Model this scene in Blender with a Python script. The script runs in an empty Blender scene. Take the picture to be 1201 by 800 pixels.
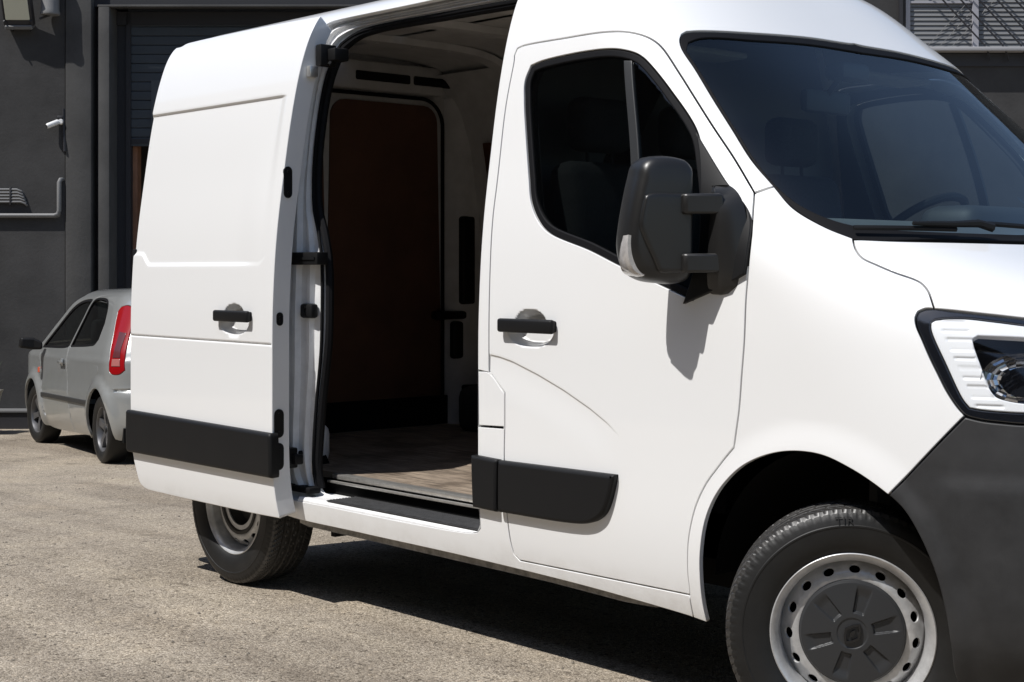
import bpy, bmesh, math, random
import numpy as np
from mathutils import Vector, Matrix
from mathutils.geometry import delaunay_2d_cdt
random.seed(7); rng = np.random.default_rng(7)
scene = bpy.context.scene
COL = scene.collection
PI = math.pi

# ------------------------------------------------------------------ camera
CAM = Vector((2.507, -3.395, 1.327)); YAW = math.radians(48.45)
cd = bpy.data.cameras.new('camera'); cam = bpy.data.objects.new('camera', cd); COL.objects.link(cam)
cam.location = CAM; cam.rotation_euler = (PI/2, 0, YAW)
cd.sensor_width = 36; cd.lens = 1806/1201*36; cd.shift_y = -82/1201
cd.clip_start = .05; cd.clip_end = 1500
scene.camera = cam
# ------------------------------------------------------------------ sky, sun, exposure
SUN = Vector((-.09, -.54, .835)).normalized()
world = bpy.data.worlds.new('World'); scene.world = world; world.use_nodes = True
nt = world.node_tree; nt.nodes.clear()
sky = nt.nodes.new('ShaderNodeTexSky'); sky.sky_type = 'NISHITA'; sky.sun_disc = False
sky.sun_elevation = math.asin(SUN.z); sky.sun_rotation = math.atan2(SUN.x, SUN.y)
sky.air_density = 1.0; sky.dust_density = .6
bg = nt.nodes.new('ShaderNodeBackground'); bg.inputs[1].default_value = .115
out = nt.nodes.new('ShaderNodeOutputWorld')
nt.links.new(sky.outputs[0], bg.inputs[0]); nt.links.new(bg.outputs[0], out.inputs[0])
sd = bpy.data.lights.new('sun', 'SUN'); so = bpy.data.objects.new('sun', sd); COL.objects.link(so)
sd.energy = 4.4; sd.angle = math.radians(.5); sd.color = (1, .975, .94)
so.rotation_euler = (-SUN).to_track_quat('-Z', 'Y').to_euler()
so.location = (0, 0, 30)
vs = scene.view_settings
vs.view_transform = 'Standard'; vs.look = 'None'; vs.gamma = 1; vs.use_curve_mapping = False
vs.exposure = 0.17
scene.render.engine = 'CYCLES'

# ------------------------------------------------------------------ materials
MATS = {}
def mat(name, col, rough=.5, metal=0, coat=0, spec=.5, var=0, vscale=8, bump=0, bscale=200, trans=0, emis=0, sheen=0, coatr=.05, roughvar=0, dirt=None):
    if name in MATS: return MATS[name]
    m = bpy.data.materials.new(name); m.use_nodes = True; MATS[name] = m
    t = m.node_tree; b = t.nodes['Principled BSDF']
    b.inputs['Base Color'].default_value = (*col, 1); b.inputs['Roughness'].default_value = rough
    b.inputs['Metallic'].default_value = metal; b.inputs['Coat Weight'].default_value = coat
    b.inputs['Coat Roughness'].default_value = coatr
    b.inputs['Specular IOR Level'].default_value = spec
    N = t.nodes.new; L = t.links.new
    if var or bump or roughvar or dirt:
        tc = N('ShaderNodeTexCoord')
    if var or dirt:
        n = N('ShaderNodeTexNoise'); n.inputs['Scale'].default_value = vscale; n.inputs['Detail'].default_value = 8; n.inputs['Roughness'].default_value = .65
        L(tc.outputs['Object'], n.inputs['Vector'])
        r = N('ShaderNodeValToRGB'); c = np.array(col)
        other = np.array(dirt) if dirt else np.clip(c*(1-var), 0, 1)
        r.color_ramp.elements[0].position = .35; r.color_ramp.elements[1].position = .65
        r.color_ramp.elements[0].color = (*other, 1); r.color_ramp.elements[1].color = (*np.clip(c*(1+var*.5), 0, 1), 1)
        L(n.outputs['Fac'], r.inputs['Fac']); L(r.outputs['Color'], b.inputs['Base Color'])
    if roughvar:
        n3 = N('ShaderNodeTexNoise'); n3.inputs['Scale'].default_value = 5; n3.inputs['Detail'].default_value = 6
        L(tc.outputs['Object'], n3.inputs['Vector'])
        mr = N('ShaderNodeMapRange'); mr.inputs['To Min'].default_value = max(0, rough-roughvar); mr.inputs['To Max'].default_value = rough+roughvar
        L(n3.outputs['Fac'], mr.inputs['Value']); L(mr.outputs['Result'], b.inputs['Roughness'])
    if bump:
        n2 = N('ShaderNodeTexNoise'); n2.inputs['Scale'].default_value = bscale; n2.inputs['Detail'].default_value = 4
        L(tc.outputs['Object'], n2.inputs['Vector'])
        bp = N('ShaderNodeBump'); bp.inputs['Strength'].default_value = bump; bp.inputs['Distance'].default_value = .3/bscale
        L(n2.outputs['Fac'], bp.inputs['Height']); L(bp.outputs['Normal'], b.inputs['Normal'])
    return m
def glass(name, tint=(.8,.86,.86), ior=1.5, rough=0.0):
    m = bpy.data.materials.new(name); m.use_nodes = True; t = m.node_tree; t.nodes.clear()
    N = t.nodes.new; L = t.links.new
    o = N('ShaderNodeOutputMaterial'); mx = N('ShaderNodeMixShader'); tr = N('ShaderNodeBsdfTransparent'); gl = N('ShaderNodeBsdfGlossy'); fr = N('ShaderNodeMath'); fr.operation = 'MULTIPLY_ADD'; lw = N('ShaderNodeLayerWeight'); lw.inputs['Blend'].default_value = .5; pw = N('ShaderNodeMath'); pw.operation = 'POWER'; pw.inputs[1].default_value = 5.0
    f0 = ((ior-1)/(ior+1))**2*1.9; fr.inputs[1].default_value = 1-f0; fr.inputs[2].default_value = f0
    L(lw.outputs['Facing'], pw.inputs[0]); L(pw.outputs[0], fr.inputs[0]); tr.inputs['Color'].default_value = (*tint, 1); gl.inputs['Roughness'].default_value = rough
    L(fr.outputs[0], mx.inputs[0]); L(tr.outputs[0], mx.inputs[1]); L(gl.outputs[0], mx.inputs[2]); L(mx.outputs[0], o.inputs[0])
    MATS[name] = m; return m
def paint_mat():
    m = mat('white_paint', (.78,.78,.775), .34, coat=.8, coatr=.03, spec=.4); t = m.node_tree; b = t.nodes['Principled BSDF']; N = t.nodes.new; L = t.links.new
    ge = N('ShaderNodeNewGeometry'); sp = N('ShaderNodeSeparateXYZ'); L(ge.outputs['Position'], sp.inputs[0])
    mr = N('ShaderNodeMapRange'); mr.inputs['From Min'].default_value = .28; mr.inputs['From Max'].default_value = .43; mr.inputs['To Min'].default_value = 1; mr.inputs['To Max'].default_value = 0; L(sp.outputs['Z'], mr.inputs['Value'])
    n = N('ShaderNodeTexNoise'); n.inputs['Scale'].default_value = 9; n.inputs['Detail'].default_value = 9; n.inputs['Roughness'].default_value = .7; L(ge.outputs['Position'], n.inputs['Vector'])
    r = N('ShaderNodeValToRGB'); r.color_ramp.elements[0].position = .42; r.color_ramp.elements[1].position = .75; L(n.outputs['Fac'], r.inputs['Fac'])
    mu = N('ShaderNodeMath'); mu.operation = 'MULTIPLY'; L(mr.outputs[0], mu.inputs[0]); L(r.outputs['Color'], mu.inputs[1])
    n2 = N('ShaderNodeTexNoise'); n2.inputs['Scale'].default_value = 2.2; n2.inputs['Detail'].default_value = 7; L(ge.outputs['Position'], n2.inputs['Vector'])
    ad = N('ShaderNodeMath'); ad.operation = 'MULTIPLY_ADD'; ad.inputs[1].default_value = .022; L(n2.outputs['Fac'], ad.inputs[0]); 
    m2 = N('ShaderNodeMath'); m2.operation = 'MULTIPLY'; m2.inputs[1].default_value = .55; L(mu.outputs[0], m2.inputs[0]); L(m2.outputs[0], ad.inputs[2])
    mx = N('ShaderNodeMix'); mx.data_type = 'RGBA'; mx.inputs[6].default_value = (.79,.79,.785,1); mx.inputs[7].default_value = (.42,.38,.33,1); L(ad.outputs[0], mx.inputs[0]); L(mx.outputs[2], b.inputs['Base Color'])
    return m
PAINT = paint_mat()
PAINT_IN = mat('inner_white_paint', (.76,.76,.76), .5, var=.10, vscale=12)
BLACK = mat('black_plastic', (.009,.009,.0095), .5, bump=.12, bscale=700, roughvar=.1, spec=.22)
GREYPL = mat('grey_bumper_plastic', (.028,.028,.029), .50, bump=.25, bscale=500, roughvar=.20, var=.30, vscale=6, spec=.4)
MIRPL = mat('mirror_plastic', (.0135,.013,.0125), .36, bump=.25, bscale=450, roughvar=.08)
RUBBER = mat('rubber', (.007,.007,.008), .65, spec=.12)
TREAD = mat('tyre_tread', (.034,.032,.030), .42, var=.45, vscale=45, spec=.6)
TYRE = mat('tyre_rubber', (.0075,.0073,.007), .55, var=.35, vscale=20, bump=.15, bscale=250, spec=.45)
DARK = mat('dark_void', (.006,.006,.006), .9, spec=.1)
STEEL = mat('silver_wheel', (.55,.55,.55), .40, metal=.45, var=.22, vscale=16, roughvar=.12)
CAP = mat('hub_cap_plastic', (.026,.027,.029), .42, roughvar=.06)
ALU = mat('brushed_aluminium', (.72,.70,.66), .35, metal=.85, var=.15, vscale=30)
PLY = mat('brown_ply', (.115,.053,.030), .55, var=.25, vscale=3)
DASH = mat('dash_plastic', (.035,.037,.040), .6, bump=.1)
DASHTOP = mat('dash_top', (.13,.133,.135), .65, bump=.1, var=.1)
SEAT = mat('seat_fabric', (.022,.023,.025), .85, var=.3, vscale=90)
LINER = mat('headliner', (.20,.20,.19), .9)
CHROME = mat('chrome', (.8,.8,.82), .06, metal=1)
WSGLASS = glass('windshield_glass', (.62,.72,.74), 1.52)
DOORGLASS = glass('door_glass', (.30,.33,.33), 1.42)
LEFTGLASS = glass('left_door_glass', (.68,.74,.74), 1.45)
CLEAR = glass('clear_lens', (.93,.94,.95), 1.4)
RED = mat('red_lens', (.26,.004,.006), .2, coat=.25, spec=.3)
SILVER = mat('silver_car_paint', (.34,.35,.345), .28, metal=.35, coat=.9, coatr=.02, var=.04)
CARGLASS = glass('car_glass', (.30,.34,.33), 1.5)

# ------------------------------------------------------------------ object helpers
def link(o, parent=None):
    COL.objects.link(o)
    if parent is not None: o.parent = parent
    return o
def empty(name, loc=(0,0,0), rot=(0,0,0), parent=None, size=.2):
    o = bpy.data.objects.new(name, None); o.empty_display_size = size
    o.location = loc; o.rotation_euler = rot
    return link(o, parent)
def tag(o, label=None, category=None, group=None, kind=None):
    if label: o['label'] = label
    if category: o['category'] = category
    if group: o['group'] = group
    if kind: o['kind'] = kind
    return o
def mesh_obj(name, verts, faces, material, parent=None, smooth=35, normals=None):
    me = bpy.data.meshes.new(name)
    me.from_pydata([tuple(map(float, v)) for v in verts], [], [tuple(map(int, f)) for f in faces])
    me.update()
    if material: me.materials.append(material)
    if smooth is not None:
        me.shade_smooth()
        if smooth < 180 and normals is None: me.set_sharp_from_angle(angle=math.radians(smooth))
    if normals is not None:
        me.normals_split_custom_set_from_vertices([tuple(map(float, n)) for n in normals])
    o = bpy.data.objects.new(name, me)
    return link(o, parent)
class MB:
    def __init__(s): s.v = []; s.f = []
    def add(s, v, f):
        k = len(s.v); s.v += [tuple(p) for p in v]; s.f += [tuple(i+k for i in q) for q in f]; return s
    def box(s, a, b):
        x0,y0,z0 = a; x1,y1,z1 = b
        return s.add([(x0,y0,z0),(x1,y0,z0),(x1,y1,z0),(x0,y1,z0),(x0,y0,z1),(x1,y0,z1),(x1,y1,z1),(x0,y1,z1)],
                     [(0,3,2,1),(4,5,6,7),(0,1,5,4),(1,2,6,5),(2,3,7,6),(3,0,4,7)])
    def rbox(s, a, b, r=.01, seg=2, M=None):
        bm = bmesh.new(); bmesh.ops.create_cube(bm, size=1)
        c = [(p+q)/2 for p,q in zip(a,b)]; d = [abs(q-p) for p,q in zip(a,b)]
        for v in bm.verts: v.co = Vector([c[i]+v.co[i]*d[i] for i in range(3)])
        r = min(r, min(d)*.49)
        bmesh.ops.bevel(bm, geom=bm.edges[:], offset=r, segments=seg, affect='EDGES', profile=.5)
        if M is not None: bmesh.ops.transform(bm, matrix=M, verts=bm.verts)
        bm.verts.index_update()
        s.add([v.co[:] for v in bm.verts], [[v.index for v in f.verts] for f in bm.faces]); bm.free(); return s
    def tube(s, pts, r, seg=8, closed=False, flat=None):
        pts = [Vector(p) for p in pts]; n = len(pts); rings = []
        rad = r if hasattr(r, '__len__') else [r]*n
        up = None
        for i, p in enumerate(pts):
            a = pts[(i-1) % n] if (closed or i > 0) else p; b = pts[(i+1) % n] if (closed or i < n-1) else p
            t = (b-a).normalized()
            if up is None:
                up = Vector((0,0,1)) if abs(t.z) < .9 else Vector((1,0,0))
            x = t.cross(up).normalized(); y = x.cross(t).normalized(); up = y
            rings.append([(p + x*math.cos(2*PI*k/seg)*rad[i] + y*math.sin(2*PI*k/seg)*rad[i])[:] for k in range(seg)])
        v = [q for rr in rings for q in rr]; f = []
        m = n if closed else n-1
        for i in range(m):
            for k in range(seg):
                f.append((i*seg+k, i*seg+(k+1) % seg, ((i+1) % n)*seg+(k+1) % seg, ((i+1) % n)*seg+k))
        if not closed: f += [tuple(range(seg))[::-1], tuple((n-1)*seg+k for k in range(seg))]
        return s.add(v, f)
    def loft(s, rings, closed=True, cap0=False, cap1=False):
        n = len(rings[0]); v = [tuple(p) for r in rings for p in r]; f = []
        for i in range(len(rings)-1):
            for k in range(n if closed else n-1):
                f.append((i*n+k, i*n+(k+1) % n, (i+1)*n+(k+1) % n, (i+1)*n+k))
        if cap0: f.append(tuple(range(n))[::-1])
        if cap1: f.append(tuple((len(rings)-1)*n+k for k in range(n)))
        return s.add(v, f)
    def lathe(s, prof, seg=64, axis='y', c=(0,0,0), capend=False):
        rings = []
        for k in range(seg):
            a = 2*PI*k/seg
            if axis == 'y': rings.append([(c[0]+r*math.cos(a), c[1]+h, c[2]+r*math.sin(a)) for r, h in prof])
            elif axis == 'z': rings.append([(c[0]+r*math.cos(a), c[1]+r*math.sin(a), c[2]+h) for r, h in prof])
            else: rings.append([(c[0]+h, c[1]+r*math.cos(a), c[2]+r*math.sin(a)) for r, h in prof])
        n = len(prof); v = [p for r in rings for p in r]; f = []
        for k in range(seg):
            for i in range(n-1):
                a = k*n+i; b = ((k+1) % seg)*n+i
                f.append((a, a+1, b+1, b))
        return s.add(v, f)
    def prism(s, poly, a, b):
        """poly in (p,q); a,b map (p,q)->xyz for the two ends"""
        n = len(poly); v = [a(*p) for p in poly]+[b(*p) for p in poly]
        f = [tuple(range(n))[::-1], tuple(range(n, 2*n))]+[(i, (i+1) % n, n+(i+1) % n, n+i) for i in range(n)]
        return s.add(v, f)
    def build(s, name, material, parent=None, smooth=35):
        return mesh_obj(name, s.v, s.f, material, parent, smooth)
def fixn(o):
    bm = bmesh.new(); bm.from_mesh(o.data); bmesh.ops.recalc_face_normals(bm, faces=bm.faces); bm.to_mesh(o.data); bm.free(); return o

# ------------------------------------------------------------------ lofted body surfaces
def pchip(x, y, xq):
    x = np.asarray(x, float); y = np.asarray(y, float); h = np.diff(x); dl = np.diff(y)/h; m = np.zeros(len(x))
    for i in range(1, len(x)-1):
        if dl[i-1]*dl[i] > 0:
            w1 = 2*h[i]+h[i-1]; w2 = h[i]+2*h[i-1]; m[i] = (w1+w2)/(w1/dl[i-1]+w2/dl[i])
    m[0] = dl[0]; m[-1] = dl[-1]
    xq = np.clip(xq, x[0], x[-1]); k = np.clip(np.searchsorted(x, xq)-1, 0, len(x)-2)
    t = (xq-x[k])/h[k]; t2 = t*t; t3 = t2*t
    return (2*t3-3*t2+1)*y[k]+(t3-2*t2+t)*h[k]*m[k]+(-2*t3+3*t2)*y[k+1]+(t3-t2)*h[k]*m[k+1]
def smoo(a, it):
    for _ in range(it):
        b = a.copy(); b[1:-1] = .25*a[:-2]+.5*a[1:-1]+.25*a[2:]; a = b
    return a
class Surf:
    def __init__(s, CT, YC, U0, U1, sm=(60,30)):
        CT = np.array(CT); s.YC = YC; s.U0 = U0; s.DU = .01; s.V0 = CT[0,0]; s.DV = .01
        s.vg = np.arange(CT[0,0], CT[-1,0]+1e-6, .01)
        par = [smoo(pchip(CT[:,0], CT[:,i], s.vg), sm[0] if i in (2,3) else sm[1]) for i in range(1,6)]
        s.NU = int((U1-U0)/.01); ug = U0+.01*np.arange(s.NU)
        s.T = np.zeros((s.NU, len(s.vg), 3)); s.UE = np.zeros(len(s.vg))
        ph = np.linspace(0, PI/2, 500)
        for j in range(len(s.vg)):
            z, y0, xs, xf, n = [p[j] for p in par]
            X = np.r_[U0, xs+(xf-xs)*np.sin(ph)**(2/n)]; Y = np.r_[y0, YC-(YC-y0)*np.cos(ph)**(2/n)]
            nx = len(X); X = np.r_[X, X[-2:-60:-1]]; Y = np.r_[Y, 2*YC-Y[-2:-60:-1]]     # run a little past the centreline
            q = U0+np.r_[0, np.cumsum(np.hypot(np.diff(X), np.diff(Y))+1e-9)]
            s.UE[j] = q[nx-1]; s.T[:,j,0] = np.interp(ug, q, X); s.T[:,j,1] = np.interp(ug, q, Y); s.T[:,j,2] = z
    def __call__(s, u, v):
        u = np.asarray(u, float); v = np.asarray(v, float)
        a = np.clip((u-s.U0)/s.DU, 0, s.NU-1.001); b = np.clip((v-s.V0)/s.DV, 0, len(s.vg)-1.001)
        i = a.astype(int); j = b.astype(int); a = (a-i)[...,None]; b = (b-j)[...,None]; T = s.T
        return (T[i,j]*(1-a)+T[i+1,j]*a)*(1-b)+(T[i,j+1]*(1-a)+T[i+1,j+1]*a)*b
    def uend(s, v): return float(np.interp(v, s.vg, s.UE))
def sstep(a, b, x):
    t = np.clip((x-a)/(b-a), 0, 1); return t*t*(3-2*t)
def spline(pts, ds, closed=True, corner=38):
    """Catmull-Rom through pts, keeping sharp corners, resampled at about ds"""
    P = np.array(pts, float); n = len(P)
    def seg(idx):
        Q = P[idx]
        if len(Q) == 2:
            k = max(1, int(np.ceil(np.linalg.norm(Q[1]-Q[0])/ds))); return [Q[0]+(Q[1]-Q[0])*t for t in np.arange(k)/k]
        R = np.vstack([2*Q[0]-Q[1], Q, 2*Q[-1]-Q[-2]]); o = []
        for i in range(1, len(R)-2):
            p0,p1,p2,p3 = R[i-1:i+3]
            t0 = 0; t1 = np.linalg.norm(p1-p0)**.5+1e-6; t2 = t1+np.linalg.norm(p2-p1)**.5+1e-6; t3 = t2+np.linalg.norm(p3-p2)**.5+1e-6
            k = max(1, int(np.ceil(np.linalg.norm(p2-p1)/ds)))
            for j in range(k):
                t = t1+(t2-t1)*j/k
                A1 = (t1-t)/(t1-t0)*p0+(t-t0)/(t1-t0)*p1; A2 = (t2-t)/(t2-t1)*p1+(t-t1)/(t2-t1)*p2; A3 = (t3-t)/(t3-t2)*p2+(t-t2)/(t3-t2)*p3
                B1 = (t2-t)/(t2-t0)*A1+(t-t0)/(t2-t0)*A2; B2 = (t3-t)/(t3-t1)*A2+(t-t1)/(t3-t1)*A3
                o.append((t2-t)/(t2-t1)*B1+(t-t1)/(t2-t1)*B2)
        return o
    if not closed: return np.array(seg(list(range(n)))+[P[-1]])
    cs = []
    for i in range(n):
        a = P[i]-P[i-1]; b = P[(i+1) % n]-P[i]
        ang = abs(math.degrees(math.atan2(a[0]*b[1]-a[1]*b[0], a@b)))
        if ang > corner: cs.append(i)
    if not cs: cs = [0]
    o = []
    for k, c in enumerate(cs):
        e = cs[(k+1) % len(cs)]
        if e <= c: e += n
        o += seg([i % n for i in range(c, e+1)])
    return np.array(o)
def area(P): return .5*np.sum(P[:,0]*np.roll(P[:,1],-1)-np.roll(P[:,0],-1)*P[:,1])
def inside(P, pts):
    x = pts[:,0]; y = pts[:,1]; c = np.zeros(len(pts), bool)
    x0 = P[:,0]; y0 = P[:,1]; x1 = np.roll(x0,-1); y1 = np.roll(y0,-1)
    for a,b,cx,cy in zip(x0,y0,x1,y1):
        if b == cy: continue
        k = ((b > y) != (cy > y)) & (x < (cx-a)*(y-b)/(cy-b)+a); c ^= k
    return c
def bdist(P, pts):
    d = np.full(len(pts), 1e9); Q = np.roll(P,-1,0)
    for a, b in zip(P, Q):
        ab = b-a; t = np.clip(((pts-a)@ab)/(ab@ab+1e-12), 0, 1); e = pts-a-t[:,None]*ab; d = np.minimum(d, np.hypot(e[:,0], e[:,1]))
    return d
def inset_poly(P, d):
    if d == 0: return P
    if area(P) < 0: P = P[::-1]
    e = np.roll(P,-1,0)-P; L = np.hypot(e[:,0], e[:,1])[:,None]+1e-9; n = np.stack([-e[:,1], e[:,0]],1)/L
    m = n+np.roll(n,1,0); m /= (np.sum(m*m,1)[:,None]+1e-9)/2
    ln = np.hypot(m[:,0], m[:,1])[:,None]; m = np.where(ln > 1.6, m/ln*1.6, m)
    return P+m*d
def clean(P, eps=1e-4):
    keep = np.hypot(*(P-np.roll(P,1,0)).T) > eps; return P[keep]
def panel(name, outline, base, material, parent, holes=(), step=.03, ds=None, inset=.0022, off=(0,0,0), lift=0., disp=None, depth=.02, bevel=0., mirror=None,
          extra=None, rim=True, raw=False, back=False, corner=38, lines=(), centre=None):
    ds = ds or step*.6; off = np.array(off, float); e = .0015
    loops = []
    for k, lp in enumerate([outline]+list(holes)):
        Q = np.array(lp, float) if raw else spline(lp, ds, corner=corner)
        Q = clean(Q)
        if area(Q) < 0: Q = Q[::-1]
        Q = inset_poly(Q, inset if k == 0 else -inset)
        loops.append(Q)
    snap = None
    if centre is not None:
        ue = np.array([centre(b) for b in loops[0][:,1]]); snap = np.abs(loops[0][:,0]-ue) < .007; loops[0][snap,0] = ue[snap]
    tops = [inset_poly(Q, bevel if k == 0 else -bevel) for k, Q in enumerate(loops)] if bevel else loops
    if snap is not None and bevel: tops[0][snap] = loops[0][snap]
    lo = tops[0].min(0); hi = tops[0].max(0)
    gx, gy = np.meshgrid(np.arange(lo[0]+step*.4, hi[0], step), np.arange(lo[1]+step*.4, hi[1], step*.9)); gx[::2] += step*.5
    G = np.stack([gx.ravel(), gy.ravel()], 1)
    if extra is not None:
        E_ = np.asarray(extra, float)
        # thin the regular grid near the extra points
        cell = {}
        for p in np.round(E_/(step*.5)).astype(int): cell[tuple(p)] = 1
        kk = np.array([tuple(p) not in cell for p in np.round(G/(step*.5)).astype(int)])
        G = np.vstack([G[kk], E_])
    lines = [np.asarray(l, float) for l in lines]
    if lines:
        cs = .010; cell = set()
        for p in np.round(np.vstack(lines)/cs).astype(int):
            for dx in (-1,0,1):
                for dy in (-1,0,1): cell.add((p[0]+dx, p[1]+dy))
        G = G[np.array([tuple(p) not in cell for p in np.round(G/cs).astype(int)])]
    def ok(G):
        k = inside(tops[0], G)
        for h in tops[1:]: k &= ~inside(h, G)
        return k
    G = G[ok(G)]
    d = np.full(len(G), 1e9)
    for h in tops: d = np.minimum(d, bdist(h, G))
    G = G[d > min(step*.35, .012)]
    V = []; E = []
    for h in tops:
        k = len(V); V += [Vector(p) for p in h]; E += [(k+i, k+(i+1) % len(h)) for i in range(len(h))]
    V += [Vector(p) for p in G]
    for l in lines:
        k = ok(l)
        for h in tops: k &= bdist(h, l) > .004
        prev = None
        for i in range(len(l)):
            if not k[i]: prev = None; continue
            V.append(Vector(l[i]))
            if prev is not None: E.append((prev, len(V)-1))
            prev = len(V)-1
    r = delaunay_2d_cdt(V, E, [], 0, 1e-6)
    vv = np.array([p[:] for p in r[0]]); ff = [list(f) for f in r[2]]
    cen = np.array([vv[f].mean(0) for f in ff]); kk = ok(cen); ff = [f for f, k in zip(ff, kk) if k]
    ff = [f if np.cross(vv[f[1]]-vv[f[0]], vv[f[2]]-vv[f[0]]) > 0 else f[::-1] for f in ff]
    def bn(u, v):
        a = base(u+e, v)-base(u-e, v); b = base(u, v+e)-base(u, v-e); n = np.cross(a, b); return n/(np.linalg.norm(n, axis=-1, keepdims=True)+1e-12)
    def f(u, v, h=0.):
        dd = lift+h+(disp(u, v) if disp is not None else 0)
        p = base(u, v)+off
        if np.ndim(dd) or dd != 0: p = p+bn(u, v)*np.asarray(dd)[...,None]
        return p
    u, v = vv[:,0], vv[:,1]
    X = f(u, v); a = f(u+e, v)-f(u-e, v); b = f(u, v+e)-f(u, v-e); n = np.cross(a, b); n /= np.linalg.norm(n, axis=1, keepdims=True)+1e-12
    verts = [X]; norms = [n]; faces = list(ff); cnt = len(X)
    if rim:
        for k, (q, t) in enumerate(zip(loops, tops)):
            rings = []
            if bevel:
                for w in (0, .35, .7, 1):
                    s = 1-math.cos(w*PI/2); rings.append(f(*(t+(q-t)*math.sin(w*PI/2)).T, -bevel*s))
            else: rings.append(f(*q.T))
            rings.append(f(*q.T, -bevel-depth)); m = len(q)
            rv = np.vstack(rings); rf = []
            for i in range(len(rings)-1):
                for j in range(m):
                    if k == 0 and snap is not None and snap[j] and snap[(j+1) % m]: continue
                    aa, bb, c2, d2 = i*m+j, i*m+(j+1) % m, (i+1)*m+(j+1) % m, (i+1)*m+j
                    rf.append((aa, d2, c2, bb) if k == 0 else (aa, bb, c2, d2))
            # vertex normals of the rim
            rn = np.zeros_like(rv)
            for q4 in rf:
                w = np.cross(rv[q4[1]]-rv[q4[0]], rv[q4[2]]-rv[q4[0]])
                for i in q4: rn[i] += w
            rn /= np.linalg.norm(rn, axis=1, keepdims=True)+1e-12
            verts.append(rv); norms.append(rn); faces += [tuple(i+cnt for i in q4) for q4 in rf]; cnt += len(rv)
    if back:
        Y = f(u, v, -bevel-depth); verts.append(Y); norms.append(-n); faces += [tuple(i+cnt for i in q4[::-1]) for q4 in ff]; cnt += len(Y)
    X = np.vstack(verts); n = np.vstack(norms)
    if mirror is not None:
        X = X.copy(); n = n.copy(); X[:,1] = 2*mirror-X[:,1]; n[:,1] *= -1; faces = [tuple(q4)[::-1] for q4 in faces]
    return mesh_obj(name, X, faces, material, parent, 180, n)
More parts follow.
